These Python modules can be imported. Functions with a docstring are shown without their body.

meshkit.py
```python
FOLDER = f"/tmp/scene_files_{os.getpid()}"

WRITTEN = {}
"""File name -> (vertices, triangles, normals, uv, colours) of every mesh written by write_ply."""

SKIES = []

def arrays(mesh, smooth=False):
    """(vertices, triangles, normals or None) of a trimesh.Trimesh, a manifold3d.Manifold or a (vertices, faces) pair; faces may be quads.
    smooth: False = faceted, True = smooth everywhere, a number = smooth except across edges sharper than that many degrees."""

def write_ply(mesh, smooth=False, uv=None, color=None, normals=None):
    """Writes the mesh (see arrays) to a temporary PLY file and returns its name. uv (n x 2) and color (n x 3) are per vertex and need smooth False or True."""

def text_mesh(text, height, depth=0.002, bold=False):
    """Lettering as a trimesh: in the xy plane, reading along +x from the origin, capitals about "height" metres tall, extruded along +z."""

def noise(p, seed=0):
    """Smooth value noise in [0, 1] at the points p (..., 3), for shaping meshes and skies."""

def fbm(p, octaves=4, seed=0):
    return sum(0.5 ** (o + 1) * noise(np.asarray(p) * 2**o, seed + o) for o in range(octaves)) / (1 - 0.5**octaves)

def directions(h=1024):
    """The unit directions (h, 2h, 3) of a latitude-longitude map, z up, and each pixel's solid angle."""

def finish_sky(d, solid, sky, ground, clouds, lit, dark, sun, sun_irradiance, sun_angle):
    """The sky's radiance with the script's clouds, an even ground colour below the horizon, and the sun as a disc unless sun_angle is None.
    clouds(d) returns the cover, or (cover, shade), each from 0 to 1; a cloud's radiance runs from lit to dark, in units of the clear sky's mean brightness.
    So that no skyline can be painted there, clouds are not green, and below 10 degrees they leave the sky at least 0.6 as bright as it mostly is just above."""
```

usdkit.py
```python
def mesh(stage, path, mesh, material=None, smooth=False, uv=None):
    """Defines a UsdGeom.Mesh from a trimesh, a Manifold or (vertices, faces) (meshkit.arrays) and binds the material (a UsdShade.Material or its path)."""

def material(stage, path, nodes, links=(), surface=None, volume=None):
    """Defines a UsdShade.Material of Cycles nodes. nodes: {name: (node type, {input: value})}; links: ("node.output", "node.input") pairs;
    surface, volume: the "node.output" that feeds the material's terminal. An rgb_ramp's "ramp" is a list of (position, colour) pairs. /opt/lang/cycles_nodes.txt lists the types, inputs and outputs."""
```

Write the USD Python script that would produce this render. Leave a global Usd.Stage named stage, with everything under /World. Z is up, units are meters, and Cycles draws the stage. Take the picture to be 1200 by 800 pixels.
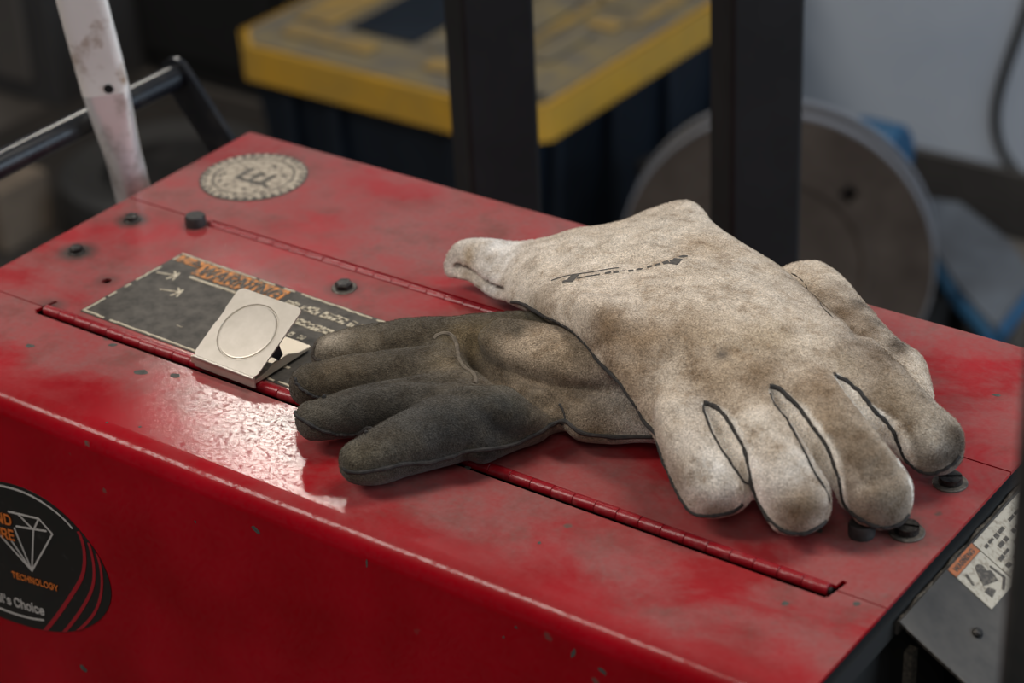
import math, random
import numpy as np, trimesh
import usdkit, meshkit
from pxr import Gf, Sdf, Usd, UsdGeom, UsdLux, UsdShade, Vt
from scipy.interpolate import RBFInterpolator
from scipy.ndimage import map_coordinates, gaussian_filter
from shapely.geometry import Polygon, Point, LineString, box as sbox
from shapely import affinity
from shapely.ops import unary_union
from scipy.sparse import coo_matrix
from scipy.spatial import cKDTree

stage = Usd.Stage.CreateInMemory()
UsdGeom.SetStageUpAxis(stage, "Z")
UsdGeom.SetStageMetersPerUnit(stage, 1.0)
UsdGeom.Xform.Define(stage, "/World")
UsdGeom.Scope.Define(stage, "/World/Looks")
TOP = 0.90                      # height of the machine's lid above the shop floor
PI = math.pi

# ---------------------------------------------------------------- camera, light, exposure
cam = UsdGeom.Camera.Define(stage, "/World/camera")
cam.CreateHorizontalApertureAttr(36.0)
cam.CreateVerticalApertureAttr(24.0)
cam.CreateFocalLengthAttr(77.68)
cam.CreateFStopAttr(7.0)
cam.CreateFocusDistanceAttr(1.10)
cam.CreateClippingRangeAttr(Gf.Vec2f(0.05, 100.0))
cam.CreateExposureAttr(0.0)
_r, _u, _f = (0.811456, 0.582688, -0.044871), (-0.258601, 0.426859, 0.866555), (-0.524084, 0.691568, -0.497061)
cam.AddTransformOp().Set(Gf.Matrix4d(*_r, 0, *_u, 0, *[-x for x in _f], 0, 0.92209, -0.71038, 0.58572 + TOP, 1))

dome = UsdLux.DomeLight.Define(stage, "/World/ambient_light")
dome.CreateColorAttr(Gf.Vec3f(0.86, 0.93, 1.0))
dome.CreateIntensityAttr(0.045)


def rect_light(name, pos, target, w, h, power, color, up=(0, 1, 0.01)):
    l = UsdLux.RectLight.Define(stage, "/World/" + name)
    l.CreateWidthAttr(w); l.CreateHeightAttr(h)
    l.CreateIntensityAttr(power); l.CreateColorAttr(Gf.Vec3f(*color))
    m = Gf.Matrix4d(); m.SetLookAt(Gf.Vec3d(*pos), Gf.Vec3d(*target), Gf.Vec3d(*up))
    l.AddTransformOp().Set(m.GetInverse())


# strip lights hung under the shop's ceiling, an added front fill, and daylight from the open bay door on the right
rect_light("ceiling_light", (-1.285, 1.528, 2.25), (-1.0, 1.25, 0.9), 0.40, 0.13, 62, (1.0, 0.94, 0.85), (0.30, 0.95, 0.0))
rect_light("ceiling_light_001", (-1.05, -0.95, 2.75), (0.25, 0.0, 0.9), 1.2, 0.5, 17, (1.0, 0.93, 0.84))
rect_light("ceiling_light_002", (0.75, 0.80, 2.75), (0.4, 0.1, 0.9), 0.9, 0.35, 21, (1.0, 0.94, 0.86))
rect_light("ceiling_light_003", (1.3, -1.5, 2.70), (0.3, 0.2, 0.9), 1.2, 0.5, 5.5, (1.0, 0.94, 0.87))  # unseen fill lamp, added to brighten the sides that face the camera
rect_light("bay_door_light", (2.7, 1.1, 1.5), (-0.4, 1.8, 0.4), 1.4, 1.8, 5.6, (0.72, 0.86, 1.0))

# ---------------------------------------------------------------- helpers
used = {}


def path_for(parent, name):
    base = (parent.GetPath().pathString if parent else "/World") + "/" + name
    n = used.get(base, 0); used[base] = n + 1
    return base if n == 0 else f"{base}_{n:03d}"


def meta(prim, label=None, cat=None, group=None, kind=None):
    for k, v in (("label", label), ("category", cat), ("group", group), ("kind", kind)):
        if v: prim.SetCustomDataByKey(k, v)
    return prim


def thing(name, label, cat, loc=(0, 0, 0), group=None):
    x = UsdGeom.Xform.Define(stage, path_for(None, name))
    x.AddTranslateOp().Set(Gf.Vec3d(*loc))
    ORIGIN[x.GetPath().pathString] = np.array(loc, float)
    return meta(x.GetPrim(), label, cat, group)


ORIGIN = {}


def obj(name, mesh, mat, parent=None, smooth=35, label=None, kind=None, color=None):
    """One Mesh prim from world coordinates; under a thing it is stored relative to the thing's base."""
    if isinstance(mesh, list): mesh = trimesh.util.concatenate(mesh)
    p = path_for(parent, name)
    off = np.zeros(3)
    if parent:
        for k, v in ORIGIN.items():
            if p.startswith(k + "/"): off = v
    m = mesh.copy(); m.apply_translation(-off)
    g = usdkit.mesh(stage, p, m, mat, smooth)
    if color is not None:
        UsdGeom.PrimvarsAPI(g).CreatePrimvar("tone", Sdf.ValueTypeNames.Color3fArray, "vertex").Set(Vt.Vec3fArray.FromNumpy(np.asarray(color, np.float32)))
    return meta(g.GetPrim(), label, None, None, kind)


def box(x0, x1, y0, y1, z0, z1, bev=0.0):
    if bev <= 0:
        b = trimesh.creation.box((x1 - x0, y1 - y0, z1 - z0))
    else:
        b = trimesh.convex.convex_hull(np.array([[sx * (x1 - x0) / 2 - (sx * bev if k != 0 else 0), sy * (y1 - y0) / 2 - (sy * bev if k != 1 else 0), sz * (z1 - z0) / 2 - (sz * bev if k != 2 else 0)]
                                                 for sx in (-1, 1) for sy in (-1, 1) for sz in (-1, 1) for k in range(3)]))
    b.apply_translation(((x0 + x1) / 2, (y0 + y1) / 2, (z0 + z1) / 2))
    return b


def frame(o, ex, ey):
    ex = np.array(ex, float); ex /= np.linalg.norm(ex)
    ey = np.array(ey, float); ey -= ex * (ex @ ey); ey /= np.linalg.norm(ey)
    M = np.eye(4); M[:3, 0], M[:3, 1], M[:3, 2], M[:3, 3] = ex, ey, np.cross(ex, ey), o
    return M


def place(mesh, M):
    m = mesh.copy(); m.apply_transform(M); return m


def prism(poly, h, z0=0.0):
    parts = [trimesh.creation.extrude_polygon(g, h, engine="earcut") for g in (getattr(poly, "geoms", [poly])) if g.area > 0]
    m = trimesh.util.concatenate(parts); m.apply_translation((0, 0, z0)); return m


def lathe(prof, n=40, M=None):
    m = trimesh.creation.revolve(np.array(prof, float), sections=n)
    return place(m, M) if M is not None else m


def tube(points, radius, sides=10, closed_ends=True):
    p = np.asarray(points, float); n = len(p)
    t = np.gradient(p, axis=0); t /= np.linalg.norm(t, axis=1, keepdims=True) + 1e-12
    a = np.zeros_like(p); ref = np.array([0, 0, 1.0]) if abs(t[0, 2]) < 0.9 else np.array([1.0, 0, 0])
    for i in range(n):
        ref = ref - t[i] * (ref @ t[i]); ref /= np.linalg.norm(ref); a[i] = ref
    b = np.cross(t, a); ang = np.arange(sides) * 2 * PI / sides
    rad = np.broadcast_to(radius, (n,))
    v = (p[:, None] + rad[:, None, None] * (np.cos(ang)[None, :, None] * a[:, None] + np.sin(ang)[None, :, None] * b[:, None])).reshape(-1, 3)
    f = []
    for i in range(n - 1):
        for j in range(sides):
            k = (j + 1) % sides
            f += [[i * sides + j, i * sides + k, (i + 1) * sides + k], [i * sides + j, (i + 1) * sides + k, (i + 1) * sides + j]]
    v = np.vstack([v, p[0], p[-1]]); c0, c1 = n * sides, n * sides + 1
    for j in range(sides):
        k = (j + 1) % sides
        f += [[c0, k, j], [c1, (n - 1) * sides + j, (n - 1) * sides + k]]
    return trimesh.Trimesh(v, np.array(f), process=False)


def spline(pts, n=40, closed=False):
    from scipy.interpolate import CubicSpline
    p = np.asarray(pts, float)
    s = np.r_[0, np.cumsum(np.sqrt(np.linalg.norm(np.diff(p, axis=0), axis=1)))]
    return CubicSpline(s, p)(np.linspace(0, s[-1], n))


def extrude_x(profile, x0, x1, n=1):
    """A closed (y, z) profile swept along x."""
    m = prism(Polygon(profile), x1 - x0)
    return place(m, np.array([[0, 0, 1, x0], [1, 0, 0, 0], [0, 1, 0, 0], [0, 0, 0, 1.0]]))


def extrude_y(profile, y0, y1):
    """A closed (x, z) profile swept along y."""
    m = prism(Polygon(profile), y1 - y0)
    return place(m, np.array([[1, 0, 0, 0], [0, 0, -1, y1], [0, 1, 0, 0], [0, 0, 0, 1.0]]))


# ---------------------------------------------------------------- materials
def mat(name, color, rough=0.6, metal=0.0, var=None, scale=20, bump=0.0, bscale=200, spec=0.5, coat=0.0, sheen=0.0, var_range=(0.35, 0.65), aniso=None):
    """A principled material with noise-driven colour variation and fine relief, in object space."""
    path = "/World/Looks/" + name
    n = {"p": ("principled_bsdf", {"base_color": color, "roughness": rough, "metallic": metal, "specular_ior_level": spec, "coat_weight": coat, "sheen_weight": sheen}), "g": ("geometry", {})}
    l = []
    if var is not None:
        n["t"] = ("noise_texture", {"scale": scale, "detail": 6.0, "roughness": 0.65})
        n["r"] = ("rgb_ramp", {"ramp": [(var_range[0], color), (var_range[1], var)]})
        l += [("g.position", "t.vector"), ("t.fac", "r.fac"), ("r.color", "p.base_color")]
    if bump:
        n["bt"] = ("noise_texture", {"scale": bscale, "detail": 4.0})
        n["b"] = ("bump", {"strength": bump, "distance": 0.001})
        l += [("g.position", "bt.vector"), ("bt.fac", "b.height"), ("b.normal", "p.normal")]
    return usdkit.material(stage, path, n, l, surface="p.BSDF")


def red_material(name, dusty, band=None, smudges=()):
    """Old red enamel; where the sheet faces up it carries rubbed-in dust, worn clean in streaks along the front bend, with small chips and oil smudges."""
    red, deep, dust = (0.33, 0.0022, 0.0095), (0.24, 0.0008, 0.0045), (0.245, 0.100, 0.095)
    n = {
        "g": ("geometry", {}), "p": ("principled_bsdf", {"roughness": 0.3, "specular_ior_level": 0.04, "coat_weight": 0.3, "coat_roughness": 0.09}),
        "sn": ("separate_xyz", {}), "up": ("map_range", {"range_type": "smoothstep", "from_min": 0.55, "from_max": 0.97, "to_min": 0.0, "to_max": 1.0, "clamp": True}),
        "m1": ("mapping", {"scale": (8.0, 11.0, 9.0), "rotation": (0.0, 0.0, 0.25)}),
        "n1": ("noise_texture", {"scale": 1.5, "detail": 8.0, "roughness": 0.60, "distortion": 0.4}),
        "r1": ("rgb_ramp", {"ramp": [(0.36, (0.24 * dusty,) * 3), (0.44, (0.62 * dusty,) * 3), (0.50, (0.78 * dusty,) * 3), (0.62, (0.96 * dusty,) * 3)]}),
        "n2": ("noise_texture", {"scale": 300.0, "detail": 3.0, "roughness": 0.7}),
        "r2": ("map_range", {"from_min": 0.25, "from_max": 0.75, "to_min": 0.72, "to_max": 1.14}),
        "mu": ("math", {"math_type": "multiply"}), "mu2": ("math", {"math_type": "multiply", "use_clamp": True}),
        "n3": ("noise_texture", {"scale": 14.0, "detail": 3.0}),
        "rr": ("rgb_ramp", {"ramp": [(0.35, deep), (0.65, red)]}),
        "dn": ("noise_texture", {"scale": 30.0, "detail": 5.0, "roughness": 0.65}),
        "dr": ("rgb_ramp", {"ramp": [(0.30, (0.140, 0.078, 0.068)), (0.5, dust), (0.7, (0.30, 0.074, 0.074))]}),
        "mx": ("mix_color", {"blend_type": "mix"}),
        "vo": ("voronoi_texture", {"scale": 42.0, "randomness": 1.0}),
        "vn": ("noise_texture", {"scale": 380.0, "detail": 2.0}),
        "vs": ("math", {"math_type": "multiply_add", "value2": 0.16, "value3": -0.08}),
        "va": ("math", {"math_type": "add"}),
        "vc": ("map_range", {"from_min": 0.05, "from_max": 0.11, "to_min": 0.8, "to_max": 0.0, "clamp": True}),
        "gate": ("noise_texture", {"scale": 26.0, "detail": 1.0}),
        "gr": ("map_range", {"from_min": 0.50, "from_max": 0.60, "to_min": 0.0, "to_max": 1.0, "clamp": True}),
        "vg": ("math", {"math_type": "multiply"}),
        "mx2": ("mix_color", {"blend_type": "mix", "b": (0.085, 0.080, 0.066)}),
        "ro": ("map_range", {"from_min": 0.0, "from_max": 1.0, "to_min": 0.26, "to_max": 0.62}),
        "bt": ("noise_texture", {"scale": 1500.0, "detail": 3.0, "roughness": 0.7}), "b": ("bump", {"strength": 0.07, "distance": 0.0004}),
        "cs": ("noise_texture", {"scale": 330.0, "detail": 5.0, "roughness": 0.75}), "cw": ("map_range", {"from_min": 0.40, "from_max": 0.52, "to_min": 0.02, "to_max": 0.34, "clamp": True}),
    }
    l = [("g.position", "m1.vector"), ("m1.vector", "n1.vector"), ("n1.fac", "r1.fac"), ("g.position", "n2.vector"), ("n2.fac", "r2.value"),
         ("g.normal", "sn.vector"), ("sn.z", "up.value"), ("r1.color", "mu.value1"), ("r2.result", "mu.value2"), ("mu.value", "mu2.value1"), ("up.result", "mu2.value2"),
         ("g.position", "n3.vector"), ("n3.fac", "rr.fac"), ("g.position", "dn.vector"), ("dn.fac", "dr.fac"),
         ("rr.color", "mx.a"), ("dr.color", "mx.b"),
         ("g.position", "vo.vector"), ("g.position", "vn.vector"), ("vn.fac", "vs.value1"), ("vo.distance", "va.value1"), ("vs.value", "va.value2"), ("va.value", "vc.value"),
         ("g.position", "gate.vector"), ("gate.fac", "gr.value"), ("vc.result", "vg.value1"), ("gr.result", "vg.value2"), ("vg.value", "mx2.fac"), ("mx.result", "mx2.a"),
         ("g.position", "bt.vector"), ("bt.fac", "b.height"), ("b.normal", "p.normal"), ("b.normal", "p.coat_normal"), ("ro.result", "p.roughness"),
         ("g.position", "cs.vector"), ("cs.fac", "cw.value"), ("cw.result", "p.coat_weight")]
    fac = "mu2.value"
    if band:                                                        # the strip next to the bend is rubbed clean by hands and sleeves
        n |= {"sp": ("separate_xyz", {}), "bw": ("math", {"math_type": "multiply_add", "value2": 0.10, "value3": -0.05}), "ba": ("math", {"math_type": "add"}),
              "bm": ("map_range", {"range_type": "smoothstep", "from_min": band[0], "from_max": band[1], "to_min": 0.30, "to_max": 1.0, "clamp": True}), "bx": ("math", {"math_type": "multiply"})}
        l += [("g.position", "sp.vector"), ("n1.fac", "bw.value1"), ("sp.y", "ba.value1"), ("bw.value", "ba.value2"), ("ba.value", "bm.value"), ("mu2.value", "bx.value1"), ("bm.result", "bx.value2")]
        fac = "bx.value"
    col = "mx2.result"
    for k, (sx, sy, sr, st) in enumerate(smudges):                  # oil crept out from under a bolt head
        n |= {f"sm{k}": ("mapping", {"scale": (1 / sr, 1 / sr, 1 / sr), "location": (-sx / sr, -sy / sr, -TOP / sr)}), f"sg{k}": ("gradient_texture", {"gradient_type": "spherical"}), f"sb{k}": ("math", {"math_type": "multiply", "use_clamp": True, "value2": st}),
              f"sw{k}": ("math", {"math_type": "multiply", "use_clamp": True}), f"sx{k}": ("mix_color", {"blend_type": "mix", "b": (0.055, 0.050, 0.044)})}
        l += [("g.position", f"sm{k}.vector"), (f"sm{k}.vector", f"sg{k}.vector"), (f"sg{k}.fac", f"sb{k}.value1"), (f"sb{k}.value", f"sw{k}.value1"), ("r2.result", f"sw{k}.value2"), (f"sw{k}.value", f"sx{k}.fac"), (col, f"sx{k}.a")]
        col = f"sx{k}.result"
    l += [(fac, "mx.fac"), (fac, "ro.value"), (col, "p.base_color")]
    return usdkit.material(stage, "/World/Looks/" + name, n, l, surface="p.BSDF")


RED = red_material("red_enamel", 0.95)
RED_DOOR = red_material("red_enamel_door", 0.95, smudges=((0.0236, 0.1047, 0.0125, 1.8), (0.0244, 0.0576, 0.0150, 1.8), (0.0656, 0.0407, 0.010, 0.8), (0.1888, 0.1042, 0.013, 1.0), (0.0600, 0.0020, 0.012, 1.0), (0.0617, 0.1198, 0.012, 0.9), (0.5601, 0.1030, 0.012, 0.8), (0.5610, 0.0572, 0.012, 0.8)))
RED_FRONT = red_material("red_enamel_front", 0.95, band=(-0.068, -0.030))
RED_HINGE = mat("hinge_red", (0.24, 0.004, 0.010), 0.32, var=(0.26, 0.06, 0.06), scale=160, bump=0.2, bscale=700, var_range=(0.5, 0.8))
BLACK = mat("black_enamel", (0.010, 0.010, 0.011), 0.42, var=(0.025, 0.023, 0.022), scale=30, bump=0.1, bscale=300)
BLACK_GLOSS = mat("black_handle_enamel", (0.008, 0.009, 0.012), 0.28, var=(0.03, 0.028, 0.027), scale=60, bump=0.1, bscale=200, var_range=(0.5, 0.8))
INSIDE = mat("dark_inside", (0.004, 0.004, 0.004), 0.9)
RUBBER = mat("black_rubber", (0.014, 0.014, 0.014), 0.62, var=(0.035, 0.033, 0.031), scale=300, bump=0.25, bscale=900)
BOLT = mat("oily_bolt_steel", (0.018, 0.017, 0.016), 0.38, 0.5, var=(0.09, 0.08, 0.07), scale=350, bump=0.4, bscale=800, var_range=(0.45, 0.8))
WASHER = mat("dull_washer_steel", (0.055, 0.05, 0.045), 0.5, 0.5, var=(0.15, 0.13, 0.11), scale=300, bump=0.3, bscale=800)
CONSOLE = mat("scuffed_black_sheet", (0.030, 0.028, 0.026), 0.42, var=(0.078, 0.070, 0.061), scale=28, bump=0.12, bscale=500, var_range=(0.33, 0.68))
GRIT = mat("dirty_gasket", (0.02, 0.018, 0.015), 0.9, var=(0.12, 0.10, 0.075), scale=420, bump=0.8, bscale=500)
STAINLESS = mat("brushed_nickel", (0.55, 0.505, 0.45), 0.42, 0.75, bump=0.05, bscale=1500, var=(0.48, 0.44, 0.385), scale=90)
STAIN_IN = mat("bright_nickel", (0.62, 0.55, 0.45), 0.48, 0.85)
SPRING = mat("blued_spring_steel", (0.05, 0.055, 0.075), 0.22, 1.0)
LABEL_DARK = mat("worn_black_vinyl", (0.048, 0.044, 0.039), 0.60, var=(0.100, 0.090, 0.078), scale=110, bump=0.1, bscale=600, spec=0.2)
CREAM = mat("worn_cream_print", (0.50, 0.44, 0.33), 0.6, var=(0.22, 0.17, 0.12), scale=420, var_range=(0.48, 0.68))
ORANGE = mat("worn_orange_print", (0.60, 0.215, 0.04), 0.6, var=(0.10, 0.075, 0.055), scale=330, var_range=(0.44, 0.60))
ORANGE2 = mat("orange_label_print", (0.50, 0.13, 0.03), 0.6, var=(0.24, 0.09, 0.04), scale=300)
LABEL_TEXT = mat("dark_label_print", (0.05, 0.042, 0.035), 0.6, var=(0.2, 0.17, 0.13), scale=600, var_range=(0.5, 0.7))
DECAL_BLACK = mat("black_decal_vinyl", (0.007, 0.0065, 0.006), 0.34, var=(0.035, 0.033, 0.03), scale=160, var_range=(0.60, 0.78))
DECAL_WHITE = mat("silver_decal_print", (0.45, 0.42, 0.40), 0.45)
DECAL_ORANGE = mat("orange_decal_print", (0.55, 0.14, 0.02), 0.45)
DECAL_RED = mat("red_decal_print", (0.30, 0.004, 0.012), 0.35)
GALV = mat("zinc_conduit", (0.80, 0.79, 0.78), 0.25, 0.45, var=(0.38, 0.35, 0.31), scale=60, bump=0.15, bscale=160, var_range=(0.5, 0.75))
CONDUIT_FLAT = mat("dirty_zinc", (0.78, 0.75, 0.71), 0.45, 0.10, var=(0.30, 0.20, 0.12), scale=55, bump=0.15, bscale=200, var_range=(0.52, 0.72))
POST = mat("black_post_paint", (0.0065, 0.006, 0.0062), 0.6, var=(0.012, 0.011, 0.0115), scale=10, spec=0.3)
POST2 = mat("black_post_paint_near", (0.012, 0.012, 0.012), 0.55, var=(0.035, 0.033, 0.03), scale=40)
WALL = mat("blue_grey_wall_paint", (0.32, 0.365, 0.44), 0.75, var=(0.385, 0.425, 0.485), scale=3, bump=0.05, bscale=60)
BASEB = mat("black_cove_base", (0.028, 0.025, 0.024), 0.6, var=(0.04, 0.036, 0.033), scale=8)
FLOOR = mat("shop_concrete", (0.060, 0.051, 0.044), 0.65, var=(0.115, 0.102, 0.090), scale=3.5, bump=0.1, bscale=80)
YELLOW = mat("yellow_lid_plastic", (0.52, 0.285, 0.025), 0.5, var=(0.40, 0.24, 0.04), scale=16, bump=0.05, bscale=300)
OLD_YELLOW = mat("dulled_yellow_plastic", (0.30, 0.185, 0.04), 0.65, var=(0.17, 0.125, 0.06), scale=22)
DUSTY = mat("dusty_yellow_plastic", (0.115, 0.10, 0.075), 0.75, var=(0.20, 0.15, 0.06), scale=18, var_range=(0.42, 0.68))
TOTE = mat("dark_navy_plastic", (0.005, 0.009, 0.016), 0.5, var=(0.008, 0.014, 0.023), scale=12, spec=0.35)
REEL = mat("brown_reel_steel", (0.082, 0.064, 0.052), 0.5, 0.2, var=(0.045, 0.033, 0.026), scale=12, bump=0.1, bscale=100)
REEL_RIM = mat("bright_reel_rim", (0.26, 0.27, 0.30), 0.42, 0.5)
BLUE = mat("blue_machine_paint", (0.012, 0.065, 0.14), 0.45, var=(0.02, 0.09, 0.18), scale=12)
GREYDECK = mat("grey_deck_steel", (0.11, 0.125, 0.145), 0.5, 0.2, var=(0.07, 0.075, 0.085), scale=10)
CABLE = mat("black_cable_rubber", (0.018, 0.017, 0.016), 0.6)
CABINET = mat("dark_cabinet_paint", (0.006, 0.006, 0.006), 0.6, var=(0.010, 0.010, 0.010), scale=5)
CABINET_SIDE = mat("grey_brown_cabinet_paint", (0.075, 0.068, 0.062), 0.6, var=(0.095, 0.085, 0.078), scale=5)
CRATE = mat("tan_fibre_board", (0.17, 0.13, 0.095), 0.8, var=(0.11, 0.085, 0.065), scale=12)


def leather(name, grain, tint=(1, 1, 1)):
    """Split leather: its tone comes from the dirt rubbed into the hide (primvar), with a fibrous speckled nap."""
    n = {"g": ("geometry", {}), "a": ("attribute", {"attribute": "tone"}), "p": ("principled_bsdf", {"roughness": 0.95, "specular_ior_level": 0.15, "sheen_weight": 0.12, "sheen_roughness": 0.5, "sheen_tint": tint}),
         "n1": ("noise_texture", {"scale": 1000.0, "detail": 3.0, "roughness": 0.8}), "r1": ("map_range", {"from_min": 0.36, "from_max": 0.64, "to_min": 1 - grain, "to_max": 1 + grain, "clamp": True}),
         "n2": ("noise_texture", {"scale": 85.0, "detail": 7.0, "roughness": 0.72}), "r2": ("rgb_ramp", {"ramp": [(0.33, (0.50, 0.43, 0.36)), (0.42, (0.80, 0.75, 0.69)), (0.49, (0.97, 0.95, 0.92)), (0.66, (1.17, 1.17, 1.17))]}),
         "cc": ("combine_xyz", {}), "mx": ("mix_color", {"blend_type": "multiply", "fac": 1.0, "use_clamp": False, "use_clamp_result": False}), "mx2": ("mix_color", {"blend_type": "multiply", "fac": 1.0, "use_clamp": False, "use_clamp_result": False}),
         "bn": ("noise_texture", {"scale": 1300.0, "detail": 2.0}), "bn2": ("noise_texture", {"scale": 330.0, "detail": 5.0, "roughness": 0.65}), "ad": ("math", {"math_type": "add"}), "b": ("bump", {"strength": 0.75, "distance": 0.0009})}
    l = [("g.position", "n1.vector"), ("n1.fac", "r1.value"), ("g.position", "n2.vector"), ("n2.fac", "r2.fac"),
         ("r1.result", "cc.x"), ("r1.result", "cc.y"), ("r1.result", "cc.z"), ("a.color", "mx.a"), ("cc.vector", "mx.b"), ("mx.result", "mx2.a"), ("r2.color", "mx2.b"), ("mx2.result", "p.base_color"),
         ("g.position", "bn.vector"), ("g.position", "bn2.vector"), ("bn.fac", "ad.value1"), ("bn2.fac", "ad.value2"), ("ad.value", "b.height"), ("b.normal", "p.normal")]
    return usdkit.material(stage, "/World/Looks/" + name, n, l, surface="p.BSDF")


NAP = usdkit.material(stage, "/World/Looks/leather_nap", {"a": ("attribute", {"attribute": "tone"}), "p": ("principled_bsdf", {"roughness": 0.95, "specular_ior_level": 0.1})}, [("a.color", "p.base_color")], surface="p.BSDF")


def nap(parent, m, col, n, length, seed, bare=()):
    """The raised fibres of the suede: short curved hairs all over the shell, in the hide's own colours."""
    q = np.random.default_rng(seed)
    tri = m.triangles; area = m.area_faces * (m.face_normals[:, 2] > -0.35)
    f = q.choice(len(tri), n, p=area / area.sum())
    w = q.dirichlet((1, 1, 1), n)
    p0 = (tri[f] * w[:, :, None]).sum(1); c = (np.asarray(col)[m.faces[f]] * w[:, :, None]).sum(1)
    nn = m.face_normals[f]; t = q.normal(size=(n, 3)); t -= nn * (t * nn).sum(1)[:, None]; t /= np.linalg.norm(t, axis=1)[:, None]
    L_ = length * q.uniform(0.5, 1.5, n)[:, None]
    p1 = p0 + (nn * 0.42 + t * 0.45) * L_ * 0.6
    p2 = p1 + (nn * 0.10 + t * 0.60) * L_ * 0.5
    P = np.stack([p0 - nn * 0.0002, p1, p2], 1)
    if len(bare):
        keep = cKDTree(np.vstack([b for b, _ in bare])).query(p0)[0] > bare[0][1]
        P, c, n = P[keep], c[keep], int(keep.sum())
    P[..., 2] = np.maximum(P[..., 2], TOP + 0.0001)
    path = path_for(parent, "leather_nap")
    off = ORIGIN[parent.GetPath().pathString]
    b = UsdGeom.BasisCurves.Define(stage, path)
    b.CreateTypeAttr("linear")
    b.CreateCurveVertexCountsAttr(Vt.IntArray.FromNumpy(np.full(n, 3, np.int32)))
    b.CreatePointsAttr(Vt.Vec3fArray.FromNumpy((P.reshape(-1, 3) - off).astype(np.float32)))
    b.CreateWidthsAttr(Vt.FloatArray.FromNumpy(np.tile(np.array([0.00013, 0.00011, 0.00005], np.float32), n))); b.SetWidthsInterpolation("vertex")
    cc = np.repeat(c * q.uniform(0.65, 1.5, (n, 1)), 3, 0)
    UsdGeom.PrimvarsAPI(b).CreatePrimvar("tone", Sdf.ValueTypeNames.Color3fArray, "vertex").Set(Vt.Vec3fArray.FromNumpy(np.clip(cc, 0, 0.9).astype(np.float32)))
    UsdShade.MaterialBindingAPI.Apply(b.GetPrim()).Bind(NAP)
    meta(b.GetPrim(), "fuzzy suede fibres on the glove's leather", None, None, "stuff")


LEATHER = leather("cream_split_leather", 0.34)
LEATHER_DARK = leather("sooty_split_leather", 0.44)
WELT = mat("black_leather_welt", (0.012, 0.0115, 0.012), 0.8, var=(0.035, 0.03, 0.027), scale=300, bump=0.4, bscale=900)
WELT_BROWN = mat("brown_leather_welt", (0.028, 0.022, 0.017), 0.85, var=(0.07, 0.055, 0.042), scale=300, bump=0.5, bscale=900)
SEAM_LIGHT = mat("worn_seam_leather", (0.17, 0.14, 0.105), 0.85, var=(0.08, 0.062, 0.047), scale=260, bump=0.5, bscale=900)
INK = mat("grey_stamp_ink", (0.055, 0.050, 0.046), 0.85, var=(0.10, 0.09, 0.08), scale=500)

# ---------------------------------------------------------------- the setting
WY = 1.985
meta(obj("floor", box(-5, 4, -3, WY, -0.05, 0), FLOOR), "smooth brownish concrete shop floor", None, None, "structure")
meta(obj("wall_back", box(-5, 4, WY, WY + 0.12, 0, 3.2), WALL), "plain blue-grey painted back wall of the shop", None, None, "structure")
meta(obj("baseboard_back", box(-5, 4, WY - 0.012, WY, 0, 0.105, 0.003), BASEB), "black cove base along the foot of the back wall", None, None, "structure")

# ---------------------------------------------------------------- the red welding machine
L, YS, YB = 0.5806, 0.1266, 0.2376
M0 = thing("welding_machine", "large red engine welding machine with dusty hinged lid, carrying the gloves and the clip", "welding machine", (L / 2, 0.08, 0))
Z = TOP
T = 0.0018
HX0, HX1 = 0.0575, 0.5545                                            # hinge length


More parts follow.
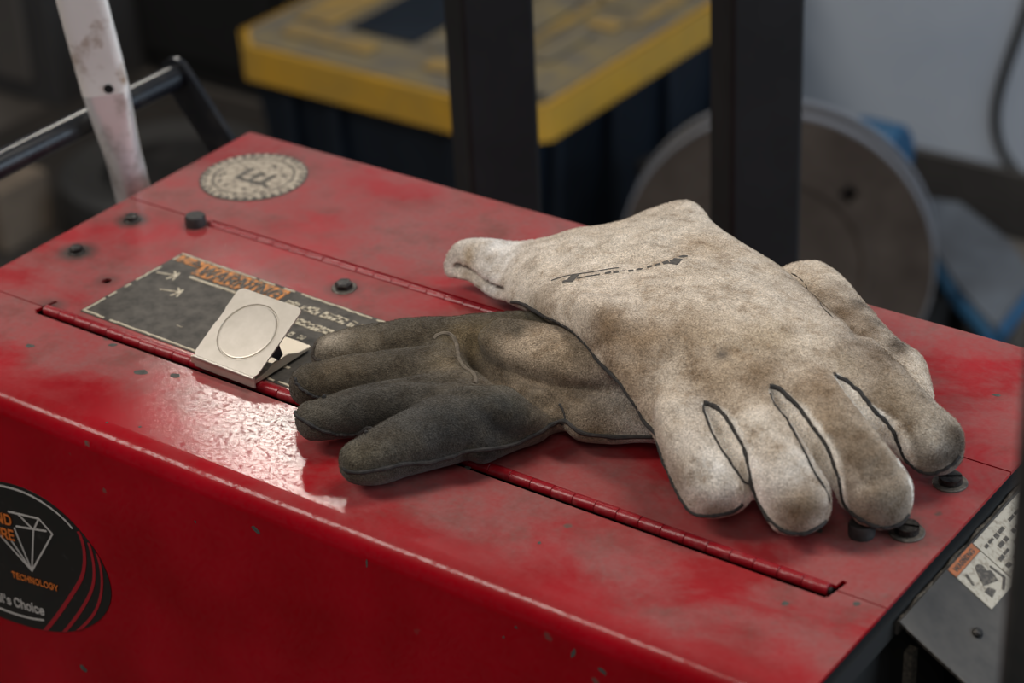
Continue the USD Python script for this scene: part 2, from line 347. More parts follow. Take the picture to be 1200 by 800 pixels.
def slot(x, y): return affinity.rotate(sbox(x - 0.0013, y - 0.0072, x + 0.0013, y + 0.0072), -8, origin=(x, y))


slots = unary_union([slot(0.0575, 0.0012), slot(0.5550, 0.0008)])
# front panel: flat strip, rounded bend, front face (one sheet)
R, YF = 0.0125, -0.0815
yb = YF + R
strip = unary_union([sbox(0, yb, L, -0.00035), ]).difference(sbox(HX0, -0.0076, HX1, 0.02)).difference(slots)
arc = [(yb - R * math.sin(a), -R + R * math.cos(a)) for a in np.linspace(0, PI / 2, 14)]
arc_in = [(yb - (R - T) * math.sin(a), -R + (R - T) * math.cos(a)) for a in np.linspace(PI / 2, 0, 14)]
prof = arc + [(YF, -0.62), (YF + T, -0.62)] + arc_in
pr = extrude_x([(y, z + Z) for y, z in prof], 0, L)
obj("front_panel", [prism(strip, T, Z - T), pr], RED_FRONT, M0)
door = sbox(0, 0.00035, L, YS - 0.0005).difference(sbox(HX0, -0.02, HX1, 0.0032)).difference(sbox(0.066, YS - 0.0042, 0.548, YS + 0.02)).difference(slots).difference(Point(0.0656, 0.0407).buffer(0.0029, 16))
obj("door_panel", prism(door, T, Z - T), RED_DOOR, M0)
rear = sbox(0, YS + 0.0005, L, YB).difference(sbox(0.066, YS - 0.02, 0.548, YS + 0.0032))
obj("rear_panel", [prism(rear, T, Z - T), box(0, L, YB - T, YB, Z - 0.62, Z - T)], RED, M0)
obj("side_panel", [box(-0.0012, 0.0006, YF + 0.012, YB, Z - 0.62, Z - T)], RED, M0)
obj("side_panel", [box(L - 0.006, L - 0.004, YF + 0.004, YB - 0.002, Z - 0.62, Z - T - 0.0005)], INSIDE, M0, label="black side panel below the lid's right edge")
obj("inner_light_blocker", [box(0.01, L - 0.012, YF + 0.006, YB - 0.006, Z - 0.62, Z - 0.012)], INSIDE, M0)  # dark box added inside the case to block light in the gaps
obj("base_skid", [box(0.0, L, -0.06, -0.01, 0.20, Z - 0.622, 0.004), box(0.0, L, 0.17, 0.22, 0.20, Z - 0.622, 0.004)], BLACK, M0)
for cx in (0.06, L - 0.06):
    for cy in (-0.035, 0.195):
        w = obj("wheel", lathe([(0, -0.02), (0.06, -0.02), (0.095, -0.02), (0.10, -0.014), (0.10, 0.014), (0.095, 0.02), (0, 0.02)], 36, frame((cx, cy, 0.10), (1, 0, 0), (0, 0, 1))), RUBBER, M0)
        obj("fork", [box(cx - 0.03, cx + 0.03, cy - 0.030, cy - 0.024, 0.09, 0.20), box(cx - 0.03, cx + 0.03, cy + 0.024, cy + 0.030, 0.09, 0.20)], BLACK, w)
# hinges: rolled knuckles on a pin
rng = random.Random(4)
for (y, x0, x1, z, r, nm) in ((-0.0006, HX0 + 0.002, HX1 - 0.002, -0.0008, 0.0031, 40), (YS - 0.0006, 0.068, 0.546, -0.0016, 0.0027, 38)):
    h = obj("hinge", tube([(x0 - 0.0015, y, Z + z), (x1 + 0.0015, y, Z + z)], 0.0016, 8), BOLT, M0, label="long piano hinge on the lid")
    step = (x1 - x0) / nm
    for i in range(nm):
        a, b = x0 + i * step + 0.00010, x0 + (i + 1) * step - 0.00010
        n = 16; ang = np.arange(n) * 2 * PI / n
        prof = [(0.0, a), (r - 0.00025, a), (r, a + 0.00025), (r, b - 0.00025), (r - 0.00025, b), (0.0, b)]
        k = lathe([(q, s - a) for q, s in prof], 16, frame((a, y + rng.uniform(-1, 1) * 0.0001, Z + z + rng.uniform(-1, 1) * 0.00012), (0, 1, 0), (0, 0, 1)))
        lf = 1                                     # the leaf that wraps into this knuckle
        leafm = box(a, b, *( (y, y + 0.0045) if lf > 0 else (y - 0.0045, y)), Z - 0.004, Z - 0.0032)
        obj("knuckle", [k, leafm], RED_HINGE, h)
# fasteners
def bolt(x, y, size, rot, tilt=0.0, washer=0.0, slotted=False, z=0.0):
    M = frame((x, y, Z + z), (math.cos(rot), math.sin(rot), 0), (-math.sin(rot), math.cos(rot), tilt))
    hexp = Polygon([(size * math.cos(a), size * math.sin(a)) for a in np.arange(6) * PI / 3])
    base = 0.0008
    parts = [prism(hexp, size * 0.55, base), trimesh.convex.convex_hull(np.vstack([np.c_[np.array(hexp.exterior.coords)[:-1] * q, np.full(6, zz)] for q, zz in ((1.0, base + size * 0.55), (0.80, base + size * 0.72))]))]
    if slotted:
        parts = [prism(Point(0, 0).buffer(size, 24).difference(sbox(-size * 2, -0.0008, size * 2, 0.0008)), size * 0.26, base + size * 0.36), prism(Point(0, 0).buffer(size * 1.04, 24), size * 0.36, base)]
    b = obj("bolt", [place(p, M) for p in parts], BOLT, M0, 20)
    if washer:
        obj("washer", lathe([(0, 0), (washer, 0), (washer, 0.0006), (washer - 0.0005, 0.0010), (0, 0.0010)], 32, M), WASHER if washer > 0.0065 else BOLT, b)


bolt(0.0236, 0.1047, 0.0040, 0.3, 0, 0.0050)
bolt(0.0244, 0.0576, 0.0040, 0.9, 0, 0.0050)
bolt(0.1888, 0.1042, 0.0050, 0.52, 0.05, 0.0072)
bolt(0.5605, 0.1030, 0.0055, 0.55, 0.0, 0.0084, True)
bolt(0.5618, 0.0560, 0.0055, 0.30, 0.0, 0.0084, True)
for (x, y) in ((0.0617, 0.1198), (0.5452, 0.0436)):
    obj("rubber_bumper", lathe([(0, 0), (0.0060, 0), (0.0062, 0.0008), (0.0062, 0.0056), (0.0055, 0.0068), (0, 0.0070)], 36, frame((x, y, Z), (1, 0, 0), (0, 1, 0))), RUBBER, M0)

# round emblem on the rear panel: a scalloped ring around a worn field with a capital E
ex, ey, er = 0.0475, 0.1876, 0.0338
E0 = frame((ex, ey, Z), (1, 0, 0), (0, 1, 0))
em = obj("round_emblem", place(prism(Point(0, 0).buffer(er, 40), 0.0004), E0), LABEL_DARK, M0, label="worn round emblem decal")
rr = random.Random(2)
blobs = [Point((er - 0.0028) * math.cos(a), (er - 0.0028) * math.sin(a)).buffer(rr.uniform(0.0014, 0.0022), 6) for a in np.arange(34) * 2 * PI / 34]
ringp = Point(0, 0).buffer(er - 0.0045, 40).difference(Point(0, 0).buffer(er - 0.0080, 40))
ringp = ringp.difference(unary_union([affinity.rotate(sbox(er - 0.009, -0.0004, er - 0.003, 0.0004), rr.uniform(0, 360), origin=(0, 0)) for _ in range(14)]))
core = Point(0, 0).buffer(er - 0.0092, 40).difference(unary_union([affinity.rotate(affinity.scale(Point(rr.uniform(-.02, .02), rr.uniform(-.02, .02)).buffer(rr.uniform(0.0005, 0.0015), 5), 1, rr.uniform(1, 2.5)), rr.uniform(0, 180)) for _ in range(26)]))
Eshape = unary_union([sbox(-0.0095, -0.0085, 0.0125, -0.0050), sbox(-0.0095, -0.006, -0.0060, 0.0085), sbox(0.0000, -0.006, 0.0030, 0.0050), sbox(0.0090, -0.006, 0.0125, 0.0085)])
obj("emblem_field", place(prism(unary_union(blobs).union(ringp).union(core).difference(Eshape.intersection(core)), 0.0003, 0.0004), E0), mat("worn_emblem_print", (0.44, 0.38, 0.30), 0.7, var=(0.17, 0.14, 0.115), scale=260, var_range=(0.42, 0.66), spec=0.2), em, label="cream print of the emblem around a capital E")

# warning label on the door
LW = frame((0.0793, 0.0080, Z), (1, -0.0165, 0), (0.0165, 1, 0))
W_, H_ = 0.1590, 0.0800
lb = obj("warning_label", place(prism(sbox(0, 0, W_, H_).buffer(0.001), 0.0003), LW), LABEL_DARK, M0, label="worn black warning label with cream border")
rl = random.Random(7)
def ragged(x0, y0, x1, y1, step=0.004, p=0.86, wob=0.0003, seed=1):
    q = random.Random(seed); out = []; horiz = abs(x1 - x0) > abs(y1 - y0); s0, s1 = (x0, x1) if horiz else (y0, y1); s = s0
    while s < s1:
        e = min(s1, s + step * q.uniform(0.5, 1.4)); w = q.uniform(-wob, wob)
        if q.random() < p: out.append(sbox(s, y0 + w, e, y1 + w) if horiz else sbox(x0 + w, s, x1 + w, e))
        s = e
    return unary_union(out)


border = unary_union([ragged(0, 0, W_, 0.0013, seed=1), ragged(0, H_ - 0.0013, W_, H_, seed=2), ragged(0, 0, 0.0012, H_, seed=3, p=0.8), ragged(W_ - 0.0013, 0, W_, H_, seed=4)])
obj("border", place(prism(border, 0.0003, 0.0003), LW), CREAM, lb, label="ragged cream border")
hdr = Polygon([(0.002, 0.0640), (0.0855, 0.0640), (0.0855, 0.0782), (0.002, 0.0782)])
hdr = hdr.difference(sbox(0.0, 0.060, 0.022, 0.0715)).difference(unary_union([Point(rl.uniform(0.002, 0.085), rl.uniform(0.064, 0.079)).buffer(rl.uniform(0.0004, 0.0013), 4) for _ in range(40)]))
def text(s, h, bold=True, depth=0.0003): return meshkit.text_mesh(s, h, depth, bold)
hd = obj("header_band", place(prism(hdr, 0.0003, 0.0003), LW), ORANGE, lb, label="worn orange header band")
wt = text("WARNING", 0.0098); wt.apply_translation((0, 0, 0)); bb = wt.bounds; wt.apply_scale([0.060 / (bb[1, 0] - bb[0, 0]), 1, 1]); wt.apply_translation((0.0235, 0.0658, 0.0006))
tri = Polygon([(0.0120, 0.0725), (0.0215, 0.0725), (0.0168, 0.0775)]).difference(sbox(0.0163, 0.0733, 0.0173, 0.0757))
obj("warning_lettering", place(trimesh.util.concatenate([wt, prism(tri, 0.0003, 0.0006)]), LW), LABEL_TEXT, lb, label="dark letters reading WARNING")
def wordbar(x0, x1, y, h, seed, dens=0.8):
    q = random.Random(seed); out = []; x = x0
    while x < x1:
        w = q.uniform(0.0012, 0.0028)
        if q.random() < dens:
            g = sbox(x, y + q.uniform(0, 0.15) * h, x + w, y + h * q.uniform(0.8, 1)).difference(Point(x + w / 2, y + h * q.uniform(.3, .7)).buffer(h * 0.16, 4))
            out.append(g)
        x += w + q.uniform(0.0003, 0.0007) + (0.002 if q.random() < 0.12 else 0)
    return unary_union(out)


arrows = []
for (ax, ay, rt) in ((0.010, 0.056, 10), (0.026, 0.0425, 12)):
    g = unary_union([LineString([(-0.006, 0), (0.007, 0.001)]).buffer(0.0005), LineString([(0.003, 0.0045), (0.0065, 0.001), (0.0035, -0.004)]).buffer(0.0006), LineString([(0.0065, 0.004), (0.0075, -0.004)]).buffer(0.0005)])
    arrows.append(affinity.translate(affinity.rotate(g, rt), ax, ay))
lines = [ragged(0.024, 0.0600, 0.088, 0.0618, seed=9, p=0.9), wordbar(0.091, 0.104, 0.0660, 0.0050, 11), wordbar(0.106, 0.154, 0.0652, 0.0072, 12, 0.95), wordbar(0.104, 0.145, 0.0515, 0.0066, 13, 0.97), wordbar(0.095, 0.150, 0.040, 0.005, 14, .6),
         ragged(0.118, 0.0135, 0.154, 0.0155, seed=15, p=.7)]
for k in range(2): lines.append(ragged(0.03, 0.022 - k * 0.006, 0.15, 0.0223 - k * 0.006, seed=20 + k, p=0.3, step=0.006))
obj("small_print", place(prism(unary_union(lines + arrows), 0.0003, 0.0003), LW), CREAM, lb, label="worn cream lines of small print", kind="stuff")

# decal on the front face, seen only in its right half: 2D coordinates are (x, z) on that face
def on_front(poly, h, y0=0.0): return place(prism(poly, h), np.array([[1, 0, 0, 0], [0, 0, -1, YF - y0], [0, 1, 0, Z], [0, 0, 0, 1.0]]))
right = spline([(0.0956, -0.0575), (0.116, -0.0550), (0.138, -0.0585), (0.1551, -0.0682), (0.167, -0.0815), (0.1714, -0.0990), (0.1650, -0.1160), (0.149, -0.1325), (0.1265, -0.1455), (0.1012, -0.153), (0.0728, -0.1568)], 50)
left = [(0.046, -0.155), (0.0, 0)][:1] + [(0.026, -0.147), (0.013, -0.130), (0.010, -0.112), (0.016, -0.094), (0.030, -0.079), (0.050, -0.068), (0.072, -0.0615)]
outline = Polygon(list(map(tuple, right)) + left).buffer(0)
dc = obj("side_decal", on_front(outline, 0.0003), DECAL_BLACK, M0, label="black rounded decal with a diamond on the front face")
def stroke(pts, w, n=24): return LineString(spline(pts, n) if len(pts) > 2 else pts).buffer(w / 2, cap_style="flat")
bands = [[(0.1531, -0.0686), (0.1555, -0.0790), (0.1515, -0.0960), (0.1421, -0.1110), (0.128, -0.130), (0.1100, -0.1520)],
         [(0.1600, -0.0735), (0.1612, -0.0860), (0.1580, -0.1010), (0.1490, -0.1170), (0.1380, -0.1320), (0.1240, -0.1490)],
         [(0.1650, -0.0785), (0.1662, -0.0900), (0.1635, -0.1040), (0.1570, -0.1180), (0.1480, -0.1300), (0.1380, -0.1405)]]
obj("red_stripes", on_front(unary_union([stroke(b, w) for b, w in zip(bands, (0.0024, 0.0020, 0.0018))]).intersection(outline), 0.0002, 0.0003), DECAL_RED, dc, label="three curved red stripes")
dia = [[(0.0985, -0.0758), (0.1229, -0.0716)], [(0.1229, -0.0716), (0.1319, -0.0783)], [(0.1319, -0.0783), (0.1091, -0.1110)], [(0.1091, -0.1110), (0.0850, -0.0935)], [(0.1030, -0.0838), (0.1270, -0.0781)],
       [(0.1229, -0.0716), (0.1168, -0.0812)], [(0.1168, -0.0812), (0.1060, -0.0745)], [(0.1168, -0.0812), (0.1091, -0.1110)], [(0.1010, -0.0860), (0.1091, -0.1110)], [(0.0955, -0.0945), (0.1091, -0.1110)]]
rims = [stroke([(0.060, -0.0655), (0.0956, -0.0600), (0.116, -0.0578), (0.136, -0.0612), (0.149, -0.0685)], 0.0011), stroke([(0.040, -0.150), (0.073, -0.1502), (0.095, -0.1478), (0.1115, -0.1435)], 0.0011)]
obj("diamond_outline", on_front(unary_union([LineString(q).buffer(0.00055) for q in dia] + rims), 0.0002, 0.0003), DECAL_WHITE, dc, label="silver line drawing of a cut diamond and rim lines")
def front_text(s, h, x_right, z, slope, wscale=1.0):
    m = text(s, h, True, 0.0002); b = m.bounds; m.apply_translation((-b[1, 0], 0, 0)); m.apply_scale([wscale, 1, 1])
    v = m.vertices.copy(); v[:, 1] += v[:, 0] * slope; m.vertices = v
    return place(m, np.array([[1, 0, 0, x_right], [0, 0, -1, YF - 0.0006], [0, 1, 0, Z + z], [0, 0, 0, 1.0]]))
for wd, hh_, xr, zz, sl2, ws_ in (("DIAMOND", 0.0068, 0.0998, -0.0845, 0.16, 1.0), ("CORE", 0.0068, 0.0998, -0.0945, 0.16, 1.0), ("TECHNOLOGY", 0.0040, 0.1290, -0.1170, 0.13, 0.98)):
    obj("orange_lettering", front_text(wd, hh_, xr, zz, sl2, ws_), DECAL_ORANGE, dc, smooth=False, label="orange letters reading " + wd)
obj("silver_lettering", [front_text("Professional's Choice", 0.0060, 0.1135, -0.1395, 0.13, 0.92)], DECAL_WHITE, dc, smooth=False, label="silver words Professional's Choice")

# chips where the enamel is knocked down to the primer
qc = random.Random(12)
CHIP = mat("dark_chipped_primer", (0.035, 0.034, 0.030), 0.8, var=(0.075, 0.08, 0.07), scale=400)
def flake(r, stretch, rot):
    p = Polygon([(r * qc.uniform(0.6, 1.1) * math.cos(a), r * qc.uniform(0.6, 1.1) * math.sin(a)) for a in np.arange(9) * 2 * PI / 9])
    return affinity.rotate(affinity.scale(p, stretch, 1), rot)
for (x, y, z), r, st, ro in (((0.4705, -0.0815, 0.8832), 0.0011, 3.2, 70), ((0.4396, -0.0815, 0.8847), 0.0009, 1.2, 0), ((0.4321, -0.0815, 0.8763), 0.0006, 1.5, 40), ((0.1374, -0.0815, 0.7335), 0.0022, 1.8, -20), ((0.4857, -0.0815, 0.8797), 0.0014, 2.2, -25), ((0.2428, -0.0815, 0.8701), 0.0010, 0.8, 0), ((0.2842, -0.0815, 0.8802), 0.0018, 2.0, -25), ((0.3540, -0.0815, 0.8870), 0.0005, 6.0, 85)):
    obj("paint_chip", on_front(affinity.translate(flake(r, st, ro), x, z - Z), 0.00008), CHIP, M0)
for (x, y, z), r, st, ro in (((0.4238, -0.0401, 0.9000), 0.0011, 1.0, 0), ((0.5417, -0.0205, 0.9000), 0.0019, 1.2, 10), ((0.5680, -0.0039, 0.9000), 0.0020, 1.1, 10), ((0.1551, -0.0240, 0.9000), 0.0030, 1.5, 20), ((0.1736, -0.0169, 0.9000), 0.0028, 1.2, 0), ((0.1213, -0.0108, 0.9000), 0.0022, 1.3, 30), ((0.0828, -0.0352, 0.9000), 0.0024, 1.4, 20), ((0.1933, -0.0642, 0.9000), 0.0010, 1, 0), ((0.1757, -0.0702, 0.9000), 0.0008, 1, 0), ((0.5275, 0.0360, 0.9000), 0.0018, 1.3, 0), ((0.3579, -0.0068, 0.9000), 0.0014, 1.6, 0), ((0.5126, 0.0347, 0.9000), 0.0006, 2, 0), ((0.5451, 0.1871, 0.9000), 0.0016, 1.6, 5)):
    obj("paint_chip", place(prism(flake(r, st, ro), 0.00006), frame((x, y, Z), (1, 0, 0), (0, 1, 0))), CHIP, M0)

# handle on the left side: a bar on two flat brackets
HXc, HZ = -0.060, 0.0265
hb = obj("handle_bar", tube([(HXc, -0.075, Z + HZ), (HXc, 0.237, Z + HZ)], 0.0086, 24), BLACK_GLOSS, M0, label="black round carrying bar beside the lid")
for y in (0.2355, -0.078):
    st = LineString([(HXc, HZ), (-0.0145, -0.030)]).buffer(0.0128, 16).union(LineString([(-0.0145, -0.030), (-0.0145, -0.11)]).buffer(0.0128))
    obj("handle_bracket", place(prism(st, 0.0045), np.array([[1, 0, 0, 0], [0, 0, -1, y + 0.0045], [0, 1, 0, Z], [0, 0, 0, 1.0]])), BLACK_GLOSS, hb)
# black sloped console on the right end
SL = 0.60; cx0, cz0 = 0.5832, -0.0115
def cs(u): return (cx0 + u / math.hypot(1, SL), cz0 - SL * u / math.hypot(1, SL))
cp = [(cx0 - 0.0020, cz0 - 0.0075), (cx0 - 0.0020, cz0 - 0.0020), (cx0 - 0.0014, cz0 - 0.0004), (cx0, cz0), cs(0.10), cs(0.20)]
inn = [(cs(0.20)[0], cs(0.20)[1] - 0.0018), (cx0 + 0.0004, cz0 - 0.0020), (cx0 - 0.0006, cz0 - 0.0030), (cx0 - 0.0007, cz0 - 0.0075)]
co = obj("console_cover", extrude_y([(x, z + Z) for x, z in cp + inn], 0.0082, 0.2350), CONSOLE, M0, label="scuffed black sloped cover on the right end")
obj("cover_edge", extrude_y([(x, z + Z) for x, z in [(cs(0.004)[0], cs(0.004)[1] + 0.0001), (cs(0.20)[0], cs(0.20)[1] + 0.0001), (cs(0.20)[0], cs(0.20)[1] - 0.0016), (cs(0.004)[0], cs(0.004)[1] - 0.0016)]], 0.0077, 0.0083), WASHER, co, label="bare worn front edge of the cover")
obj("console_body", [extrude_y([(cx0 + 0.001, Z - 0.55), (cx0 + 0.001, Z + cz0 - 0.020), (cs(0.198)[0], Z + cs(0.198)[1] - 0.022), (cs(0.198)[0], Z - 0.55)], 0.0700, 0.2330)], INSIDE, M0, label="black body under the sloped cover")
obj("corner_post", [box(L + 0.0035, L + 0.0075, 0.0120, 0.0180, Z - 0.55, Z - 0.030)], GRIT, M0, label="dirty upright strip under the cover's corner")
obj("edge_gasket", [extrude_y([(L - 0.0040, Z - 0.020), (L - 0.0040, Z - 0.0090), (L - 0.0006, Z - 0.0105), (L + 0.0004, Z - 0.020)], YF + 0.01, 0.2360)], INSIDE, M0, label="black seal along the lid's right edge")
obj("dirt_bead", tube([(L + 0.0012 + 0.0004 * math.sin(k * 1.7), 0.012 + k * 0.0056, Z - 0.0125 + 0.0003 * math.sin(k * 2.9)) for k in range(40)], [0.0009 + 0.0004 * math.sin(k * 5.1) for k in range(40)], 8), GRIT, M0, label="rough bead of dirt along the seal")
CM = frame((cx0, 0, Z + cz0), (1, 0, -SL), (0, 1, 0))               # local: u down the slope, v along the machine's depth
def con(poly, h, z0): return place(prism(poly, h, z0), CM)
U0, U1, V0, V1, V2 = 0.0010, 0.0265, 0.0545, 0.0790, 0.165
lbl = obj("console_label", con(sbox(U0 + 0.0048, V0, U1, V1).union(sbox(U0, V1 + 0.0006, U1, V2)), 0.0003, 0.0), mat("soiled_cream_label", (0.42, 0.38, 0.31), 0.6, var=(0.20, 0.165, 0.12), scale=330, var_range=(0.5, 0.68)), M0, label="cream warning label on the sloped cover")
og = obj("orange_strip", con(sbox(U0 - 0.0006, V0, U0 + 0.0045, V1), 0.0003, 0.0), ORANGE2, lbl, label="orange strip headed WARNING")
wm = text("WARNING", 0.0026, True, 0.0002); wb = wm.bounds; wm.apply_scale([0.019 / (wb[1, 0] - wb[0, 0]), 1, 1])
obj("strip_lettering", place(wm, CM @ np.array([[0, -1, 0, U0 + 0.0033], [1, 0, 0, V0 + 0.0025], [0, 0, 1, 0.0003], [0, 0, 0, 1.0]])), LABEL_TEXT, lbl, smooth=False)
q = random.Random(3); lt = []
for k in range(5):
    v = V1 + 0.004
    while v < V2 - 0.004:
        w = q.uniform(0.002, 0.006)
        if q.random() < 0.8: lt.append(sbox(U0 + 0.0045 + k * 0.0042, v, U0 + 0.0045 + k * 0.0042 + q.uniform(0.0014, 0.0024), v + w))
        v += w + q.uniform(0.0005, 0.0016)
pic = unary_union([Point(0.0115, 0.0695).buffer(0.0030), Polygon([(0.0105, 0.0665), (0.0170, 0.0625), (0.0205, 0.0720), (0.0150, 0.0740)]), LineString([(0.014, 0.0755), (0.0215, 0.0765), (0.0245, 0.0700)]).buffer(0.0007), Polygon([(0.0190, 0.0600), (0.0235, 0.0605), (0.0225, 0.0660), (0.0190, 0.0640)]), LineString([(0.0085, 0.0600), (0.0130, 0.0585)]).buffer(0.0008)])
obj("label_print", con(unary_union(lt + [pic]), 0.0002, 0.0003), LABEL_TEXT, lbl, label="dark rows of print and a figure pictogram", kind="stuff")
obj("console_screw", place(lathe([(0, 0), (0.0026, 0), (0.0026, 0.0010), (0.0018, 0.0020), (0, 0.0022)], 20), CM @ frame((0.0285, 0.0365, 0), (1, 0, 0), (0, 1, 0))), BOLT, co)

# ---------------------------------------------------------------- the gloves (implicit surface -> mesh)
class Field:
    """A glove as a solid: slabs with rounded edges and finger chains, blended, on a grid."""
    def __init__(s, lo, hi, h):
        s.lo, s.h = np.array(lo), h
        s.n = np.ceil((np.array(hi) - s.lo) / h).astype(int) + 1
        s.x, s.y, s.z = [(s.lo[k] + h * np.arange(s.n[k])).astype(np.float32) for k in range(3)]
        s.XY = np.stack(np.meshgrid(s.x, s.y, indexing="ij"), -1)
        s.F = np.full(s.n, 1.0, np.float32)

    def smin(s, A, B, k):
        if k <= 0: return np.minimum(A, B)
        hh = np.clip(0.5 + 0.5 * (B - A) / k, 0, 1)
        return B * (1 - hh) + A * hh - k * hh * (1 - hh)

    def slab(s, pts, thick, edge, inner=(), lift=None):
        """pts: outline with the height of its edge; inner: more points that lift the middle."""
        P = np.array(pts, float); poly = P[:, :2]
        Q = np.vstack([P] + ([np.array(inner, float)] if len(inner) else []))
        rb = RBFInterpolator(Q[:, :2], Q[:, 2], kernel="thin_plate_spline", smoothing=2e-6)
        zc = rb(s.XY.reshape(-1, 2)[:]).reshape(s.XY.shape[:2]).astype(np.float32) if s.XY.size < 4e5 else None
        d = np.full(s.XY.shape[:2], 9.0, np.float32); sign = np.zeros(s.XY.shape[:2], bool)
        X, Y = s.XY[..., 0], s.XY[..., 1]
        c = spline(np.vstack([poly, poly[:1]]), 260)[:-1]
        for a, b in zip(c, np.roll(c, -1, 0)):
            e = b - a; w0, w1 = X - a[0], Y - a[1]
            t = np.clip((w0 * e[0] + w1 * e[1]) / (e @ e + 1e-12), 0, 1)
            d = np.minimum(d, np.hypot(w0 - t * e[0], w1 - t * e[1]))
            if abs(b[1] - a[1]) > 1e-12:
                sign ^= ((a[1] > Y) != (b[1] > Y)) & (X < (b[0] - a[0]) * (Y - a[1]) / (b[1] - a[1]) + a[0])
        din = np.where(sign, d, -d)
        k = np.clip(din / edge, 0, 1)
        t = thick * np.sqrt(np.clip(1 - (1 - k) ** 2, 0, 1))
        if lift is not None:                                        # draped over what lies below
            need = lift + t + 0.0022; kk = 0.005
            hh = np.clip(0.5 + 0.5 * (need - zc) / kk, 0, 1); zc = (zc * (1 - hh) + need * hh + kk * hh * (1 - hh)).astype(np.float32)
        dz = np.abs(s.z[None, None, :] - zc[..., None])
        return np.where(din[..., None] > 0, dz - t[..., None], np.sqrt(np.minimum(din, 0)[..., None] ** 2 + dz ** 2)), zc, din

    def chain(s, pts, p=2.4):
        """pts: (x, y, z, half width, half height); a flattened limb with round ends."""
        P = np.array(pts, float)
        X, Y = s.XY[..., 0], s.XY[..., 1]
        out = np.full(s.n, 1.0, np.float32)
        S = spline(P, max(6, 5 * (len(P) - 1)) + 1)
        for a, b in zip(S[:-1], S[1:]):
            e = b[:2] - a[:2]
            t = np.clip(((X - a[0]) * e[0] + (Y - a[1]) * e[1]) / (e @ e + 1e-12), 0, 1)
            d = np.hypot(X - a[0] - t * e[0], Y - a[1] - t * e[1])
            zc, w, h = (a[k] + t * (b[k] - a[k]) for k in (2, 3, 4))
            f = ((np.abs(d / w) ** p)[..., None] + np.abs((s.z[None, None, :] - zc[..., None]) / h[..., None]) ** p) ** (1 / p)
            out = np.minimum(out, ((f - 1) * np.minimum(w, h)[..., None]).astype(np.float32))
        return out

    def groove(s, pts, depth, width, n=24):
        """Adds a crease (depth > 0) or a ridge (depth < 0) along a line."""
        S = spline(pts, n) if len(pts) > 2 else np.array(pts, float)
        lo = np.maximum(((S.min(0) - 3 * width - s.lo) / s.h).astype(int), 0); hi = np.minimum(((S.max(0) + 3 * width - s.lo) / s.h).astype(int) + 2, s.n)
        sl = tuple(slice(a, b) for a, b in zip(lo, hi))
        G = np.stack(np.meshgrid(s.x[sl[0]], s.y[sl[1]], s.z[sl[2]], indexing="ij"), -1)
        d = np.full(G.shape[:3], 9.0)
        fall = np.zeros(G.shape[:3])
        for i, (a, b) in enumerate(zip(S[:-1], S[1:])):
            e = b - a; t = np.clip(((G - a) @ e) / (e @ e + 1e-12), 0, 1)
            dd = np.linalg.norm(G - a - t[..., None] * e, axis=-1)
            m = dd < d; d = np.where(m, dd, d); fall = np.where(m, (i + t) / (len(S) - 1), fall)
        s.F[sl] += (depth * np.sin(PI * np.clip(fall * 0.94 + 0.03, 0, 1)) ** 0.5 * np.exp(-(d / width) ** 2)).astype(np.float32)

    def sample(s, p):
        c = (np.asarray(p, float) - s.lo) / s.h
        return map_coordinates(s.F, c.T, order=1, mode="nearest")

    def normal(s, p):
        p = np.asarray(p, float); e = s.h
        g = np.stack([s.sample(p + e * np.eye(3)[k]) - s.sample(p - e * np.eye(3)[k]) for k in range(3)], 1)
        return g / (np.linalg.norm(g, axis=1, keepdims=True) + 1e-9), np.linalg.norm(g, axis=1) / (2 * e)

    def snap(s, p, off=0.0):
        p = np.array(p, float)
        for _ in range(14):
            n, gl = s.normal(p); st = s.sample(p) / np.maximum(gl, 0.3)
            p -= n * np.clip(st, -0.003, 0.003)[:, None]
        return p + s.normal(p)[0] * off

    def mesh(s):
        F = s.F; n = np.array(F.shape); I = F < 0
        c = [slice(0, -1), slice(1, None)]
        cnt = np.zeros(n - 1, np.int16); acc = np.zeros((*(n - 1), 3), np.float32)
        off = [(i, j, k) for i in (0, 1) for j in (0, 1) for k in (0, 1)]
        for a in off:
            for ax in range(3):
                if a[ax]: continue
                b = tuple(v + (1 if q == ax else 0) for q, v in enumerate(a))
                A, B = F[c[a[0]], c[a[1]], c[a[2]]], F[c[b[0]], c[b[1]], c[b[2]]]
                m = (A < 0) != (B < 0)
                t = np.where(m, A / np.where(m, A - B, 1), 0)
                cnt += m
                for q in range(3): acc[..., q] += np.where(m, a[q] + (t if q == ax else 0), 0)
        used_ = cnt > 0
        idx = np.full(n - 1, -1, np.int64); idx[used_] = np.arange(used_.sum())
        base = np.argwhere(used_)
        v = (base + acc[used_] / cnt[used_][:, None]) * s.h + s.lo
        faces = []
        for ax in range(3):
            u, w = (ax + 1) % 3, (ax + 2) % 3
            A = np.take(I, range(n[ax] - 1), ax); B = np.take(I, range(1, n[ax]), ax)
            m = A != B
            sl = [slice(None)] * 3; sl[u] = slice(1, -1); sl[w] = slice(1, -1)
            e = np.argwhere(m[tuple(sl)]); e[:, u] += 1; e[:, w] += 1
            flip = A[tuple(e.T)]
            def cell(du, dw):
                q = e.copy(); q[:, u] -= du; q[:, w] -= dw; return idx[tuple(q.T)]
            q = np.stack([cell(1, 1), cell(0, 1), cell(0, 0), cell(1, 0)], 1)
            q[~flip] = q[~flip][:, ::-1]
            faces.append(q)
        q = np.vstack(faces)
        m = trimesh.Trimesh(v, np.vstack([q[:, [0, 1, 2]], q[:, [0, 2, 3]]]), process=False)
        parts = m.split(only_watertight=False)
        m = max(parts, key=lambda k: len(k.faces)) if len(parts) > 1 else m
        e = m.edges_unique; nv = len(m.vertices)
